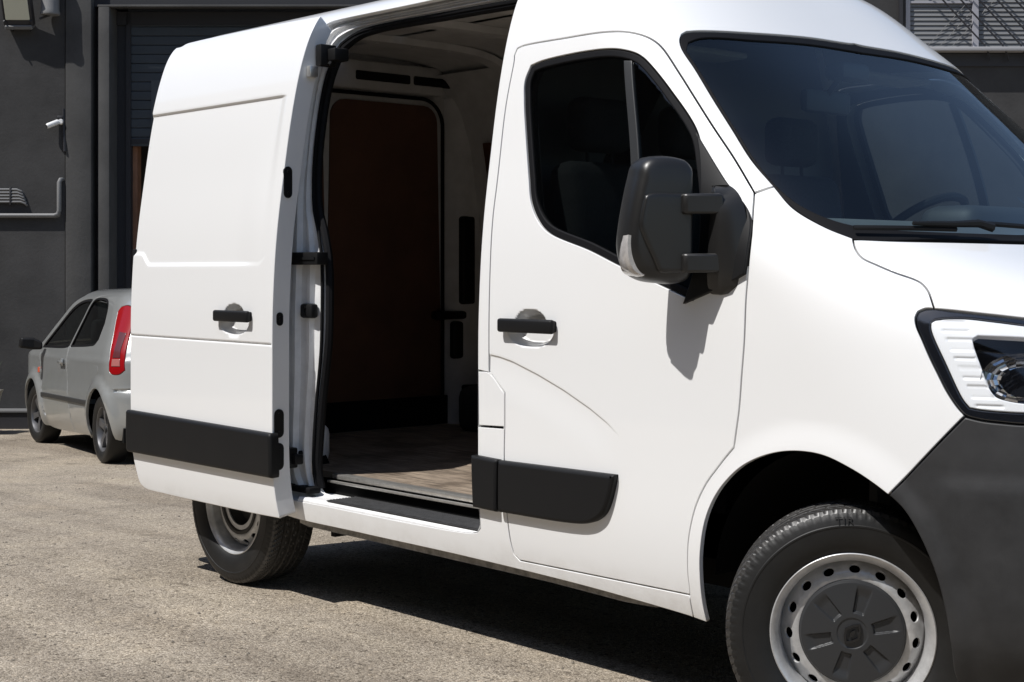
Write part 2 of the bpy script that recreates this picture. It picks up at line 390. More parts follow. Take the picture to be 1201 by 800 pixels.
# ================================================================== GROUND
FWD = Vector((-math.sin(YAW), math.cos(YAW), 0)); RGT = Vector((math.cos(YAW), math.sin(YAW), 0))
def ground_z(d):
    """height of the yard against distance along the view axis: level at the van, falling gently to the workshop"""
    return float(np.interp(d, [-500, 6.4, 7.4, 13.1, 17.4, 40, 500], [0, 0, -.03, -.31, -.437, -.9, -3]))
def ground_mat():
    m = bpy.data.materials.new('worn_asphalt'); m.use_nodes = True; t = m.node_tree; b = t.nodes['Principled BSDF']; N = t.nodes.new; L = t.links.new
    tc = N('ShaderNodeTexCoord'); b.inputs['Roughness'].default_value = .9; b.inputs['Specular IOR Level'].default_value = .2
    def noise(sc, det=6, rough=.6, dist=0):
        n = N('ShaderNodeTexNoise'); n.inputs['Scale'].default_value = sc; n.inputs['Detail'].default_value = det; n.inputs['Roughness'].default_value = rough; n.inputs['Distortion'].default_value = dist
        L(tc.outputs['Object'], n.inputs['Vector']); return n
    def ramp(src, st):
        r = N('ShaderNodeValToRGB'); els = r.color_ramp.elements
        while len(els) < len(st): els.new(.5)
        for e, (p, c) in zip(els, st): e.position = p; e.color = (*c, 1)
        L(src, r.inputs['Fac']); return r
    def mix(a, bb, fac, mode='MULTIPLY'):
        x = N('ShaderNodeMix'); x.data_type = 'RGBA'; x.blend_type = mode
        if isinstance(fac, float): x.inputs[0].default_value = fac
        else: L(fac, x.inputs[0])
        L(a, x.inputs[6]); L(bb, x.inputs[7]); return x.outputs[2]
    vo = N('ShaderNodeTexVoronoi'); vo.inputs['Scale'].default_value = 165; L(tc.outputs['Object'], vo.inputs['Vector'])
    vo2 = N('ShaderNodeTexVoronoi'); vo2.inputs['Scale'].default_value = 60; L(tc.outputs['Object'], vo2.inputs['Vector'])
    sep = N('ShaderNodeSeparateColor'); L(vo.outputs['Color'], sep.inputs[0])
    agg = ramp(sep.outputs[0], [(0,(.13,.109,.085)),(.22,(.258,.220,.172)),(.7,(.355,.304,.243)),(1,(.50,.44,.36))])
    sep2 = N('ShaderNodeSeparateColor'); L(vo2.outputs['Color'], sep2.inputs[0])
    agg2 = ramp(sep2.outputs[1], [(0,(.45,.44,.43)),(.07,(.93,.93,.93)),(.9,(1,1,1)),(1,(1.22,1.20,1.17))])
    c = mix(agg.outputs[0], agg2.outputs[0], 1.0)
    big = noise(.9, 7, .62, .6); rb = ramp(big.outputs['Fac'], [(.30,(.72,.71,.70)),(.52,(1,1,1)),(.72,(1.14,1.12,1.08))]); c = mix(c, rb.outputs[0], 1.0)
    mid = noise(6, 6, .7); rm = ramp(mid.outputs['Fac'], [(.28,(.78,.77,.76)),(.45,(1,1,1)),(.75,(1.08,1.08,1.06))]); c = mix(c, rm.outputs[0], 1.0)
    st = noise(2.3, 4, .5, 1.2); rs = ramp(st.outputs['Fac'], [(.285,(.62,.61,.60)),(.325,(1,1,1))]); c = mix(c, rs.outputs[0], 1.0)
    # long shallow wheel-worn bands
    mp = N('ShaderNodeMapping'); mp.inputs['Rotation'].default_value = (0, 0, -YAW-.15); mp.inputs['Scale'].default_value = (.16, 1.6, 1); L(tc.outputs['Object'], mp.inputs['Vector'])
    nb = N('ShaderNodeTexNoise'); nb.inputs['Scale'].default_value = 1.6; nb.inputs['Detail'].default_value = 5; L(mp.outputs[0], nb.inputs['Vector'])
    rw = ramp(nb.outputs['Fac'], [(.36,(.80,.79,.78)),(.5,(1,1,1)),(.66,(1.10,1.10,1.08))]); c = mix(c, rw.outputs[0], 1.0)
    L(c, b.inputs['Base Color'])
    def mth(op, x, y):
        q = N('ShaderNodeMath'); q.operation = op
        for i, s in enumerate((x, y)):
            if isinstance(s, (int, float)): q.inputs[i].default_value = s
            else: L(s, q.inputs[i])
        return q.outputs[0]
    h = mth('ADD', mth('MULTIPLY', vo.outputs['Distance'], -1.0), mth('MULTIPLY', vo2.outputs['Distance'], -.6))
    fine = noise(240, 3); h = mth('ADD', h, mth('MULTIPLY', fine.outputs['Fac'], .5)); h = mth('ADD', h, mth('MULTIPLY', mid.outputs['Fac'], 1.2))
    bp = N('ShaderNodeBump'); bp.inputs['Strength'].default_value = .7; bp.inputs['Distance'].default_value = .005
    L(h, bp.inputs['Height']); L(bp.outputs['Normal'], b.inputs['Normal'])
    return m
GM = ground_mat()
ds_ = [-300,-60,-20,-6,-2,0,1,2,3,4,5,6,6.4,6.8,7.4,8,9,10,11,12,13.1,14,15,16,17.4,20,25,40,100,300]
rs_ = [-300,-100,-40,-20,-12,-8,-5,-3,-1,0,1,3,5,8,12,20,40,100,300]
vv = []; ff = []
for d in ds_:
    for r in rs_:
        p = CAM+FWD*d+RGT*r; vv.append((p.x, p.y, ground_z(d)))
nr = len(rs_)
for i in range(len(ds_)-1):
    for j in range(nr-1): ff.append((i*nr+j, i*nr+j+1, (i+1)*nr+j+1, (i+1)*nr+j))
tag(mesh_obj('ground', vv, ff, GM, smooth=180), kind='structure')
# loose chippings lying on the asphalt
g = MB()
for k in range(3200):
    d = 2.6+11*rng.random()**1.4; r = (rng.random()-.5)*(1.0+d*.78); p = CAM+FWD*d+RGT*r; s = .0022+.0055*rng.random()**3
    rot = Matrix.Rotation(rng.random()*6.28, 3, 'Z'); z = ground_z(d)
    w = [Vector((s*(1+.5*rng.random()),0,0)),Vector((0,s*(1+.4*rng.random()),0)),Vector((-s,0,0)),Vector((0,-s*1.1,0)),Vector((0,0,s*.8)),Vector((0,0,-s*.4))]
    g.add([(rot@q+Vector((p.x,p.y,z+s*.25)))[:] for q in w], [(0,1,4),(1,2,4),(2,3,4),(3,0,4),(1,0,5),(2,1,5),(3,2,5),(0,3,5)])
tag(g.build('gravel', mat('chippings', (.19,.165,.135), .9, var=.5, vscale=30), smooth=None), 'loose pale chippings scattered over the asphalt', 'gravel', kind='stuff')

# ================================================================== VAN
VAN = tag(empty('delivery_van', (-1.5, 1.035, 0)), 'white panel van with its side loading door slid open and black mouldings', 'van')
VAN_INV = Matrix.Translation((1.5, -1.035, 0))
YC = 1.035
CT = [
 (0.20,0.20,.075,-.05,.76,2.7),(0.30,0.30,.035,-.05,.83,2.7),(0.45,0.45,.008,-.05,.87,2.7),(0.60,0.60,.000,-.06,.885,2.65),
 (0.80,0.80,.000,-.08,.88,2.6),(0.95,0.95,.000,-.10,.86,2.5),(1.10,1.10,.000,-.15,.80,2.4),(1.21,1.21,.003,-.20,.70,2.4),
 (1.30,1.30,.008,-.32,.47,2.6),(1.36,1.36,.011,-.42,.30,2.7),(1.42,1.42,.016,-.55,.10,2.9),(1.50,1.50,.024,-.66,.005,3.1),
 (1.58,1.58,.034,-.76,-.088,3.2),(1.70,1.70,.052,-.85,-.225,3.3),(1.90,1.90,.082,-.97,-.455,3.4),(2.065,2.065,.114,-1.06,-.645,3.4),
 (2.20,2.20,.150,-1.28,-.785,3.2),(2.30,2.30,.190,-1.45,-.885,3.2),(2.40,2.378,.255,-1.60,-.985,3.2),(2.50,2.425,.345,-1.8,-1.10,3.0),
 (2.62,2.455,.460,-2.0,-1.27,2.8),(2.80,2.468,.640,-2.3,-1.6,2.6),(3.20,2.472,1.035,-2.8,-2.3,2.2)]
TR={'arch': [(-0.4943, 0.2974), (-0.497, 0.3594), (-0.4958, 0.4235), (-0.4907, 0.5), (-0.4672, 0.6054), (-0.4246, 0.6844), (-0.3576, 0.7525), (-0.2937, 0.7913), (-0.2026, 0.8222),
          (-0.1144, 0.8323), (-0.0388, 0.8261), (0.0525, 0.7958), (0.111, 0.7676), (0.1536, 0.7425)],
 'barch': [(0.1536, 0.7425), (0.1951, 0.7092), (0.2392, 0.6478), (0.2814, 0.5618), (0.3047, 0.4749), (0.3135, 0.376), (0.3102, 0.3071)],
 'crease': [(-1.4446, 1.0472), (-1.3875, 1.0409), (-1.3228, 1.028), (-1.1969, 0.9904), (-1.0756, 0.9473), (-0.9587, 0.8977), (-0.8755, 0.8555), (-0.8273, 0.8223),
            (-0.809, 0.7975)],
 'divider': [(-0.9127, 1.997), (-0.8774, 1.9936), (-0.7921, 1.6637), (-0.7441, 1.2958), (-0.7808, 1.3087), (-0.8289, 1.6657)],
 'door_front_low': [(-0.5537, 0.3682), (-0.5506, 0.3829), (-0.5519, 0.4277), (-0.5488, 0.4792), (-0.542, 0.5371), (-0.5131, 0.6349), (-0.4717, 0.7079), (-0.431, 0.7552),
                    (-0.3989, 0.7902), (-0.3671, 0.8223)],
 'door_front_up': [(-0.3608, 0.8594), (-0.3482, 0.9333), (-0.3388, 1.031), (-0.3301, 1.1283), (-0.3275, 1.2494), (-0.324, 1.31), (-0.325, 1.395), (-0.3378, 1.481),
                   (-0.3516, 1.5511)],
 'door_rest': [(-0.3523, 1.5537), (-0.3772, 1.5833), (-0.4438, 1.6607), (-0.5333, 1.758), (-0.6275, 1.8642), (-0.6892, 1.9333), (-0.7741, 2.0227), (-0.8125, 2.0508),
               (-0.8544, 2.0709), (-0.921, 2.0893), (-1.0079, 2.0982), (-1.2054, 2.0997), (-1.4078, 2.0963), (-1.4324, 2.09), (-1.4417, 2.0671), (-1.4385, 2.0459),
               (-1.4478, 1.8837), (-1.4476, 1.6257), (-1.4512, 1.5036), (-1.448, 1.3443), (-1.4427, 1.0905), (-1.4423, 0.9867), (-1.3614, 0.9194), (-1.3614, 0.8083),
               (-1.3636, 0.7055), (-1.3541, 0.5166), (-1.3452, 0.4242), (-1.3354, 0.3821), (-1.3093, 0.364)],
 'flapline': [(-1.498, 0.9913), (-1.4357, 0.987), (-1.4935, 0.7969), (-1.3614, 0.8011)],
 'handle': [(-1.3766, 1.1698), (-1.1096, 1.1704), (-1.1084, 1.1238), (-1.3752, 1.1213)],
 'hl_bot': [(0.3884, 0.9494), (0.4403, 0.945), (0.4934, 0.9425)],
 'hl_in': [(0.4749, 1.1895), (0.3978, 1.1987), (0.3229, 1.2057), (0.2512, 1.2006), (0.2415, 1.1939), (0.2442, 1.1764), (0.2898, 1.0901), (0.3391, 1.001), (0.3573, 0.9802),
           (0.3869, 0.976), (0.4919, 0.9719)],
 'hl_lamp': [(0.4781, 1.1597), (0.3631, 1.1629), (0.3516, 1.1541), (0.3554, 1.1391), (0.3792, 1.0836), (0.3994, 1.0371), (0.4133, 1.0162), (0.4285, 1.006), (0.4905, 0.995)],
 'hl_left': [(0.2409, 1.2312), (0.2198, 1.2288), (0.2039, 1.2209), (0.2, 1.2065), (0.2057, 1.1845), (0.2258, 1.1475), (0.2497, 1.1021), (0.2749, 1.0581), (0.2995, 1.0167),
             (0.3277, 0.979), (0.3479, 0.9595)],
 'hl_top': [(0.2937, 1.225), (0.3845, 1.2158), (0.4729, 1.2065)],
 'hood_gap': [(-0.0323, 1.4147), (-0.0177, 1.3914), (0.0103, 1.3654), (0.0598, 1.3443), (0.1121, 1.3247), (0.1901, 1.2975), (0.2183, 1.273), (0.2319, 1.2509), (0.2435, 1.229)],
 'hrec': [(-1.3584, 1.1418), (-1.3251, 1.1767), (-1.2749, 1.1946), (-1.2334, 1.2024), (-1.1835, 1.1937), (-1.1541, 1.1721), (-1.1126, 1.1347), (-1.1402, 1.098), (-1.1971, 1.0766),
          (-1.2511, 1.0718), (-1.306, 1.0838), (-1.3491, 1.1079)],
 'mplate': [(-0.5797, 1.7414), (-0.4526, 1.5968), (-0.3404, 1.4811), (-0.3236, 1.3706), (-0.3275, 1.3173), (-0.4049, 1.2827), (-0.5568, 1.2288), (-0.5298, 1.2969),
            (-0.5025, 1.3969), (-0.5167, 1.5355), (-0.5438, 1.6514)],
 'open_top': [(-2.7666, 2.3687), (-2.626, 2.3613), (-2.4225, 2.3588), (-2.1366, 2.3718)],
 'sl_gap': [(-3.7818, 1.0427), (-3.1706, 1.0384), (-2.6233, 1.0367)],
 'sl_handle': [(-3.0368, 1.1694), (-2.7686, 1.1676), (-2.7667, 1.1203), (-3.0348, 1.1205)],
 'sl_hrec': [(-3.0485, 1.1267), (-3.0165, 1.166), (-2.9712, 1.1912), (-2.8991, 1.1958), (-2.8654, 1.1757), (-2.8119, 1.1289), (-2.8495, 1.0869), (-2.9274, 1.0673),
             (-3.0072, 1.0823)],
 'sl_out': [(-2.7113, 2.3796), (-2.6633, 2.3013), (-2.6253, 2.0636), (-2.638, 1.7339), (-2.6303, 1.5313), (-2.6309, 1.347), (-2.6267, 1.1367), (-2.6252, 1.0366), (-2.6324, 0.6957),
            (-2.6265, 0.5123), (-2.6189, 0.4356), (-2.6088, 0.3553), (-2.8432, 0.3545), (-3.2684, 0.3553), (-3.5096, 0.3543), (-3.7201, 0.3659), (-3.7494, 0.4246),
            (-3.7737, 0.5107), (-3.7897, 0.7082), (-3.7867, 1.1093), (-3.7933, 1.3384), (-3.7817, 1.5413), (-3.7828, 1.7801), (-3.7895, 2.0331), (-3.7977, 2.2032),
            (-3.853, 2.3554), (-3.7622, 2.3582), (-3.6294, 2.3867)],
 'sl_step1': [(-3.7838, 2.0288), (-2.692, 2.035)],
 'sl_step2': [(-3.7138, 1.3952), (-3.6525, 1.3458), (-2.7264, 1.3439), (-2.6692, 1.3874)],
 'sl_strip': [(-3.7419, 0.7053), (-2.6026, 0.6898), (-2.5962, 0.5176), (-3.7525, 0.5222)],
 'strip1': [(-1.5115, 0.7023), (-1.3744, 0.6974), (-1.3828, 0.5204), (-1.5065, 0.5234)],
 'strip2': [(-1.3722, 0.6961), (-0.8273, 0.7013), (-0.8292, 0.6854), (-0.8537, 0.609), (-0.8768, 0.5718), (-0.9153, 0.5458), (-0.9616, 0.5321), (-1.0396, 0.5252),
            (-1.3762, 0.5212)],
 'window': [(-1.3647, 1.9706), (-1.3544, 1.8966), (-1.3254, 1.7786), (-1.2867, 1.6331), (-1.2643, 1.5555), (-1.223, 1.495), (-1.169, 1.4547), (-0.9732, 1.3943), (-0.8378, 1.3454),
            (-0.5272, 1.2418), (-0.4966, 1.297), (-0.5052, 1.5225), (-0.5409, 1.6513), (-0.5804, 1.7441), (-0.7073, 1.8846), (-0.8064, 1.9765), (-0.841, 2.0014), (-0.8739, 2.0168),
            (-0.9542, 2.0359), (-1.0904, 2.0423), (-1.293, 2.0322), (-1.3459, 2.0216)],
 'ws_left': [(-0.7162, 2.0242), (-0.6474, 1.9494), (-0.5604, 1.8484), (-0.4751, 1.7511), (-0.3887, 1.6529), (-0.309, 1.5744), (-0.2262, 1.5067), (-0.121, 1.4516),
             (-0.034, 1.4196)],
 'ws_top': [(-0.7339, 2.0551), (-0.7366, 2.0742), (-0.7273, 2.0842), (-0.6911, 2.089), (-0.4923, 2.097), (-0.2162, 2.1103)]}

SV = Surf(CT, YC, -4.4, 2.0)
REAR = -3.96
def van_side(u, v):
    p = SV(u, v); q = np.clip((-3.80-np.asarray(u))/.16, 0, 1)        # rounded rear corner
    p = p.copy(); p[...,1] += .07*(1-np.sqrt(np.clip(1-q*q, 0, 1))); return p
VP = VAN     # parts are built in world coordinates and parented with the offset removed
def adopt(o, parent):
    """parent a part built in world coordinates"""
    o.parent = parent; m = Matrix.Identity(4); p = parent; chain = []
    while p is not None: chain.append(p); p = p.parent
    for p in reversed(chain): m = m @ p.matrix_parent_inverse @ p.matrix_basis
    o.matrix_parent_inverse = m.inverted(); return o
def vpan(name, outline, material, parent=VAN, **k):
    k.setdefault('base', van_side); base = k.pop('base')
    o = panel(name, outline, base, material, None, **k); return adopt(o, parent)
def vb(mb, name, material, parent=VAN, smooth=35, fix=False):
    o = mb.build(name, material, None, smooth)
    if fix: fixn(o)
    return adopt(o, parent)

ws_top_c = [(SV.uend(2.117), 2.117)]
WS = TR['ws_left'][::-1]+TR['ws_top']        # bottom corner -> up the pillar -> along the header
DOOR = TR['door_rest']+TR['door_front_low']+TR['door_front_up']
rear_arch = [(-3.2+.415*math.cos(a), .36+.43*math.sin(a)) for a in np.linspace(PI, 0, 15)]
CENTRE = [(SV.uend(v)+0, v) for v in np.linspace(2.117, 3.18, 22)]
body = [(REAR,.36)]+[(-3.7,.345)]+rear_arch+[(-2.72,.345),(-2.2,.338),(-1.6,.335),(-1.0,.322),(-.62,.303),(-.5537,.2985)]
body += TR['door_front_low'][:1]             # along the door gap, backwards and up
body += TR['door_rest'][::-1][:]+[]
# door_rest reversed ends at the A pillar foot
body += [(-.300,1.5720)]                     # pillar / wing joint
body += [p for p in TR['ws_left'][::-1] if p[1] > 1.575]+TR['ws_top']+[(.02,2.1135)]+CENTRE+[(REAR,3.18)]
OPEN = [(-1.5,.805),(-1.5,1.2),(-1.5,1.8),(-1.5,2.335),(-1.52,2.355)]+[(-2.2,2.362),(-2.66,2.362),(-2.725,2.35),(-2.745,2.31),(-2.75,1.8),(-2.75,.9),(-2.74,.46),(-2.70,.425),(-2.4,.42),(-1.55,.425),(-1.497,.45),(-1.497,.53)]
FLAP = [(-1.5,.988),(-1.4423,.985),(-1.3614,.9194),(-1.3614,.804),(-1.497,.799)]
OPENF = [(-1.497,.53),(-1.5,.62),(-1.5,.797),(-1.3634,.801),(-1.3634,.9194),(-1.4443,.985),(-1.5,.990)]
hole = OPENF[:1]+[(-1.5,.797)]+[(-1.5,.992)]+OPEN[1:]
# the filler flap is cut out of the pillar: its area belongs to the opening outline
hole = [(-1.497,.53),(-1.5,.62),(-1.5,.797),(-1.3655,.801),(-1.3655,.9185),(-1.4445,.9835),(-1.5,.9895),(-1.5,1.2),(-1.5,1.8),(-1.5,2.30),(-1.503,2.335),(-1.52,2.355),(-1.55,2.36),
        (-2.2,2.362),(-2.66,2.362),(-2.705,2.357),(-2.735,2.34),(-2.747,2.31),(-2.75,1.8),(-2.75,.9),(-2.745,.47),(-2.735,.44),(-2.70,.425),(-2.4,.42),(-1.55,.427),(-1.515,.435),(-1.497,.45)]
def wing_disp(u, v):
    u = np.asarray(u, float); v = np.asarray(v, float)
    r = np.hypot(u+.09, (v-.41)*.97); return .010*(1-sstep(.40, .50, r))*(u > -.9)
vpan('body_side', body, PAINT, holes=[hole], step=.032, ds=.014, depth=.012, bevel=.0018, corner=30, centre=SV.uend, disp=wing_disp)
vpan('fuel_flap', FLAP, PAINT, step=.02, ds=.008, depth=.018, bevel=.0018, inset=.0035)
vpan('body_side', body, PAINT, step=.032, ds=.014, depth=.012, bevel=.0018, mirror=YC, corner=30, centre=SV.uend, disp=wing_disp)
# rear end: closed back doors
mb = MB(); zz = np.linspace(.36, 2.30, 12)
ring = [van_side(REAR, z) for z in np.r_[np.linspace(.36,2.3,12), np.linspace(2.36,3.18,8)]]
pl = [(p[1], p[2]) for p in ring]+[(2*YC-p[1], p[2]) for p in ring[::-1]]
mb.prism(pl, lambda y,z: (REAR+.001,y,z), lambda y,z: (REAR+.05,y,z))
vb(mb, 'rear_door', PAINT, fix=True)

# ---- front door
crease = np.array(TR['crease']); cu = crease[:,0]; cv = crease[:,1]
hr = np.array(TR['hrec']); hc = (-1.2355, 1.139); ha = (.118, .064)
def bowl(u, v, c, a):
    du = (u-c[0])/a[0]; dv = (v-c[1])/a[1]
    w = np.where(dv > 0, .72+.0*dv, 1.0)           # narrower top half
    r = (np.abs(du/w)**2.2+np.abs(dv)**2.2)**(1/2.2); return 1-sstep(.70, 1.0, r)
def door_disp(u, v):
    u = np.asarray(u, float); v = np.asarray(v, float)
    c = np.interp(u, cu, cv); d = c-v
    fade = 1-sstep(-.95, -.81, u)
    w = np.where((d > -.001), sstep(-.001, .007, d)*(1-sstep(.012, .15, d)), 0)
    out = -.0045*w*fade
    out = out-.042*bowl(u, v, hc, ha)
    # gentle fullness of the outer skin below the waist
    return out
ex = []
for u in np.arange(-1.44, -.81, .010):
    c = np.interp(u, cu, cv)
    pass
ln = [[(u, float(np.interp(u, cu, cv))+o) for u in np.arange(-1.44, -.80, .010)] for o in (-.040,-.022,-.012,-.0075,-.0045,-.0015,.0012,.008)]
gx = np.arange(-1.37, -1.10, .007); gz = np.arange(1.065, 1.215, .007); ex += [(a, b) for a in gx for b in gz]
vpan('front_door', DOOR, PAINT, holes=[TR['window']], step=.022, ds=.010, depth=.022, bevel=.002, inset=.0025, disp=door_disp, extra=ex, lines=ln, corner=30)
FD = bpy.data.objects['front_door']
W = TR['window']
Wi = inset_poly(spline(W, .012), .020)
vpan('window_seal', W, RUBBER, FD, holes=[inset_poly(spline(W, .02), .024)], step=.012, lift=-.004, depth=.02, bevel=.004, inset=.0005)
vpan('window_glass', inset_poly(spline(W, .02), .016), DOORGLASS, FD, step=.06, lift=-.012, inset=0, depth=.004, rim=False)
vpan('window_divider', TR['divider'], mat('divider_bar', (.022,.023,.024), .5), FD, step=.02, lift=-.006, depth=.012, bevel=.003, inset=0)
vpan('door_trim', DOOR, DASH, FD, holes=[inset_poly(spline(W, .02), .012)], step=.06, lift=-.07, depth=.0, rim=False, inset=.02)
vpan('front_door', DOOR, PAINT, holes=[W], step=.05, ds=.016, depth=.02, mirror=YC, inset=.0025)
FDL = bpy.data.objects['front_door.001']
vpan('window_seal', W, RUBBER, FDL, holes=[inset_poly(spline(W, .02), .024)], step=.02, lift=-.004, depth=.02, bevel=.004, inset=.0005, mirror=YC)
vpan('window_glass', inset_poly(spline(W, .02), .016), LEFTGLASS, FDL, step=.06, lift=-.012, inset=0, rim=False, mirror=YC)
vpan('window_divider', TR['divider'], MATS['divider_bar'], FDL, step=.02, lift=-.006, depth=.012, bevel=.003, inset=0, mirror=YC)
vpan('door_trim', DOOR, DASH, FDL, holes=[inset_poly(spline(W, .02), .012)], step=.06, lift=-.07, rim=False, inset=.02, mirror=YC)
# mouldings
vpan('door_moulding', TR['strip2'], BLACK, FD, step=.02, lift=.026, depth=.03, bevel=.012, inset=.0015)
vpan('pillar_moulding', TR['strip1'], BLACK, VAN, step=.02, lift=.026, depth=.03, bevel=.010, inset=.0015)
# handle
def handle(u0, u1, z0, z1, y, par):
    m = MB(); m.rbox((u0, y-.012, z0), (u1, y+.010, z1), .009, 3)
    for a in (u0+.004, u1-.034): m.rbox((a, y+.004, z0+.004), (a+.030, y+.040, z1-.004), .008, 2)
    vb(m, 'door_handle', BLACK, par)
handle(-1.372, -1.105, 1.124, 1.170, -.016, FD)

# ---- front wing, bonnet, bumper, headlamp
wing = TR['hood_gap'][:]+TR['hl_left'][1:]+TR['arch'][::-1]+[(-.5537,.2985)]+TR['door_front_low'][:]+TR['door_front_up']+[(-.300,1.5720)]+[p for p in TR['ws_left'] if p[1] < 1.572]
for mi in (None, YC):
    vpan('front_wing', wing, PAINT, step=.022 if mi is None else .05, ds=.010, depth=.014, bevel=.0018, inset=.0025, mirror=mi, disp=wing_disp, corner=30)
hood = TR['hood_gap'][::-1]+[(-.02,1.4155),(.08,1.412),(.223,1.410),(.565,1.407),(SV.uend(1.407),1.407),(SV.uend(1.3),1.3),(SV.uend(1.2),1.2),(SV.uend(1.165),1.165),(.70,1.180),(.60,1.192)]+TR['hl_top'][::-1]
for mi in (None, YC):
    vpan('bonnet', hood, PAINT, step=.022, ds=.010, depth=.012, bevel=.0025, inset=.002, mirror=mi, corner=30, centre=SV.uend)
HLO = TR['hl_left']+TR['hl_bot']+[(.62,.952),(.70,1.0),(.715,1.08),(.70,1.172),(.60,1.188)]+TR['hl_top'][::-1]
bump = TR['barch']+[(.312,.285),(.325,.268),(.36,.258),(.5,.25),(SV.uend(.25),.25),(SV.uend(.5),.5),(SV.uend(.7),.7),(SV.uend(.90),.90),(.85,.905),(.72,.93),(.62,.948)]+TR['hl_bot'][::-1]+[(.3479,.9575)]
def bump_disp(u, v):
    u = np.asarray(u, float); v = np.asarray(v, float)
    o = .008*sstep(.20, .34, u)*(1-sstep(.755, .82, v-.02*(u-.3)))
    o = o-.020*(1-sstep(.24, .40, v))*sstep(.2, .5, u)
    r = np.hypot(u+.09, (v-.41)*.97); return o+.010*(1-sstep(.41, .47, r))
for mi in (None, YC):
    vpan('front_bumper', bump, GREYPL, step=.018 if mi is None else .04, ds=.010, depth=.02, bevel=.004, inset=.0025, disp=bump_disp, mirror=mi, corner=30, centre=SV.uend)
grille = [(.73,.935),(.85,.900),(SV.uend(.892),.892),(SV.uend(1.0),1.0),(SV.uend(1.16),1.16),(.715,1.172),(.73,1.08),(.715,1.0)]
for mi in (None, YC):
    vpan('grille', grille, BLACK, step=.04, depth=.02, mirror=mi, lift=-.006, centre=SV.uend)
    for z_ in (.965,1.02,1.075,1.13):
        vpan('grille_bar', [(.78,z_-.008),(SV.uend(z_-.008),z_-.008),(SV.uend(z_+.008),z_+.008),(.78,z_+.008)], mat('grille_trim', (.10,.10,.105), .3, metal=.6), step=.05, depth=.012, bevel=.003, mirror=mi, lift=.008, centre=SV.uend)
LAMPW = mat('lamp_white', (.88,.88,.88), .3, coat=.5); LAMPB = mat('lamp_bezel', (.008,.009,.012), .12, coat=1)
HIN = TR['hl_in']+[(.62,.978),(.685,1.01),(.70,1.08),(.685,1.155),(.60,1.172)]
HLA = TR['hl_lamp']+[(.60,1.0),(.655,1.03),(.665,1.08),(.65,1.13),(.60,1.150)]
def slats(u, v):
    v = np.asarray(v, float); u = np.asarray(u, float)
    k = (v-.985)/.0238; w = np.abs(k-np.round(k)); c = .245+(1.2-v)*.52
    return -.0028*(1-sstep(.08, .20, w))*sstep(.012, .02, u-c)*(1-sstep(.078, .09, u-c))
for mi in (None, YC):
    H = vpan('headlight', HLO, LAMPB, holes=[HIN], step=.014, lift=-.003, depth=.02, bevel=.003, inset=.002, mirror=mi)
    vpan('light_guide', HIN, LAMPW, H, holes=[HLA], step=.006 if mi is None else .02, ds=.006, lift=-.005, depth=.02, bevel=.003, inset=.0005, disp=slats if mi is None else None, mirror=mi)
    vpan('lamp_bowl', HLA, LAMPB, H, step=.02, lift=-.075, depth=0, rim=False, inset=0, mirror=mi)
    sg = 1 if mi is None else -1
    ymir = (lambda p: p) if mi is None else (lambda p: (p[0], 2*YC-p[1], p[2]))
    m = MB(); c0 = Vector(SV(.50, 1.055)); nrm = Vector((.72,-.68,.1)).normalized(); q = nrm.to_track_quat('Z','Y').to_matrix()
    c0 = c0-nrm*.055
    for rr in range(9):
        for k in range(18):                                   # faceted reflector
            a0 = 2*PI*k/18; a1 = 2*PI*(k+1)/18; r0 = .012+rr*.009; r1 = r0+.009
            z0 = -.05+7*r0*r0*1.1+.002*((k*7+rr*5) % 3); z1 = -.05+7*r1*r1*1.1+.002*((k*5+rr*3) % 3)
            pts = [(r0*math.cos(a0)*1.25,r0*math.sin(a0)*.72,z0),(r1*math.cos(a0)*1.25,r1*math.sin(a0)*.72,z1),(r1*math.cos(a1)*1.25,r1*math.sin(a1)*.72,z1),(r0*math.cos(a1)*1.25,r0*math.sin(a1)*.72,z0)]
            m.add([ymir((c0+q@Vector(p))[:]) for p in pts], [(0,1,2,3)] if mi is None else [(3,2,1,0)])
    vb(m, 'reflector', CHROME, H, smooth=None)
    vpan('lens', inset_poly(spline(HLO, .02), .008), CLEAR, H, step=.03, lift=.001, inset=0, rim=False, mirror=mi)
# ---- windscreen
WSo = [p for p in WS]+[(.02,2.1135)]+[(SV.uend(2.117)+0,2.117),(SV.uend(1.9)+0,1.9),(SV.uend(1.65)+0,1.65),(SV.uend(1.418)+0,1.418),(.565,1.418),(.223,1.420)]
wsr = spline(WSo, .02, corner=30)
glass_in = [p for p in WSo]
def ws_inner(d):
    lo = [(a+.9*d, b) for a, b in WS]
    P_ = inset_poly(spline(WSo, .02, corner=30), d)
    # keep the centreline edge on the centre
    P_ = np.array([(min(max(u, -9), SV.uend(v)) if abs(u-SV.uend(v)) > 2.0*d else SV.uend(v)+0, v) for u, v in P_]); return P_
for mi in (None, YC):
    wi = ws_inner(.034)
    ringo = spline(WSo, .02, corner=30); 
    vpan('windshield_seal', WS+[(.02,2.1135),(SV.uend(2.117)+0,2.117),(SV.uend(2.083)+0,2.083),(-.2,2.084),(-.46,2.072),(-.672,2.064),(-.703,2.048),(-.698,2.018)]+
         [(-.629,1.944),(-.543,1.844),(-.458,1.746),(-.371,1.648),(-.290,1.573),(-.205,1.516),(-.08,1.468),(.05,1.450),(.2,1.444),(.55,1.440),(SV.uend(1.438)+0,1.438),(SV.uend(1.418)+0,1.418),(.565,1.418),(.223,1.420)],
         RUBBER, step=.02, ds=.012, lift=-.004, depth=.016, bevel=.002, inset=.0012, mirror=mi, corner=30, centre=SV.uend)
    vpan('windshield', WSo, WSGLASS, step=.03, lift=-.009, inset=0, rim=False, mirror=mi, corner=30, centre=SV.uend)
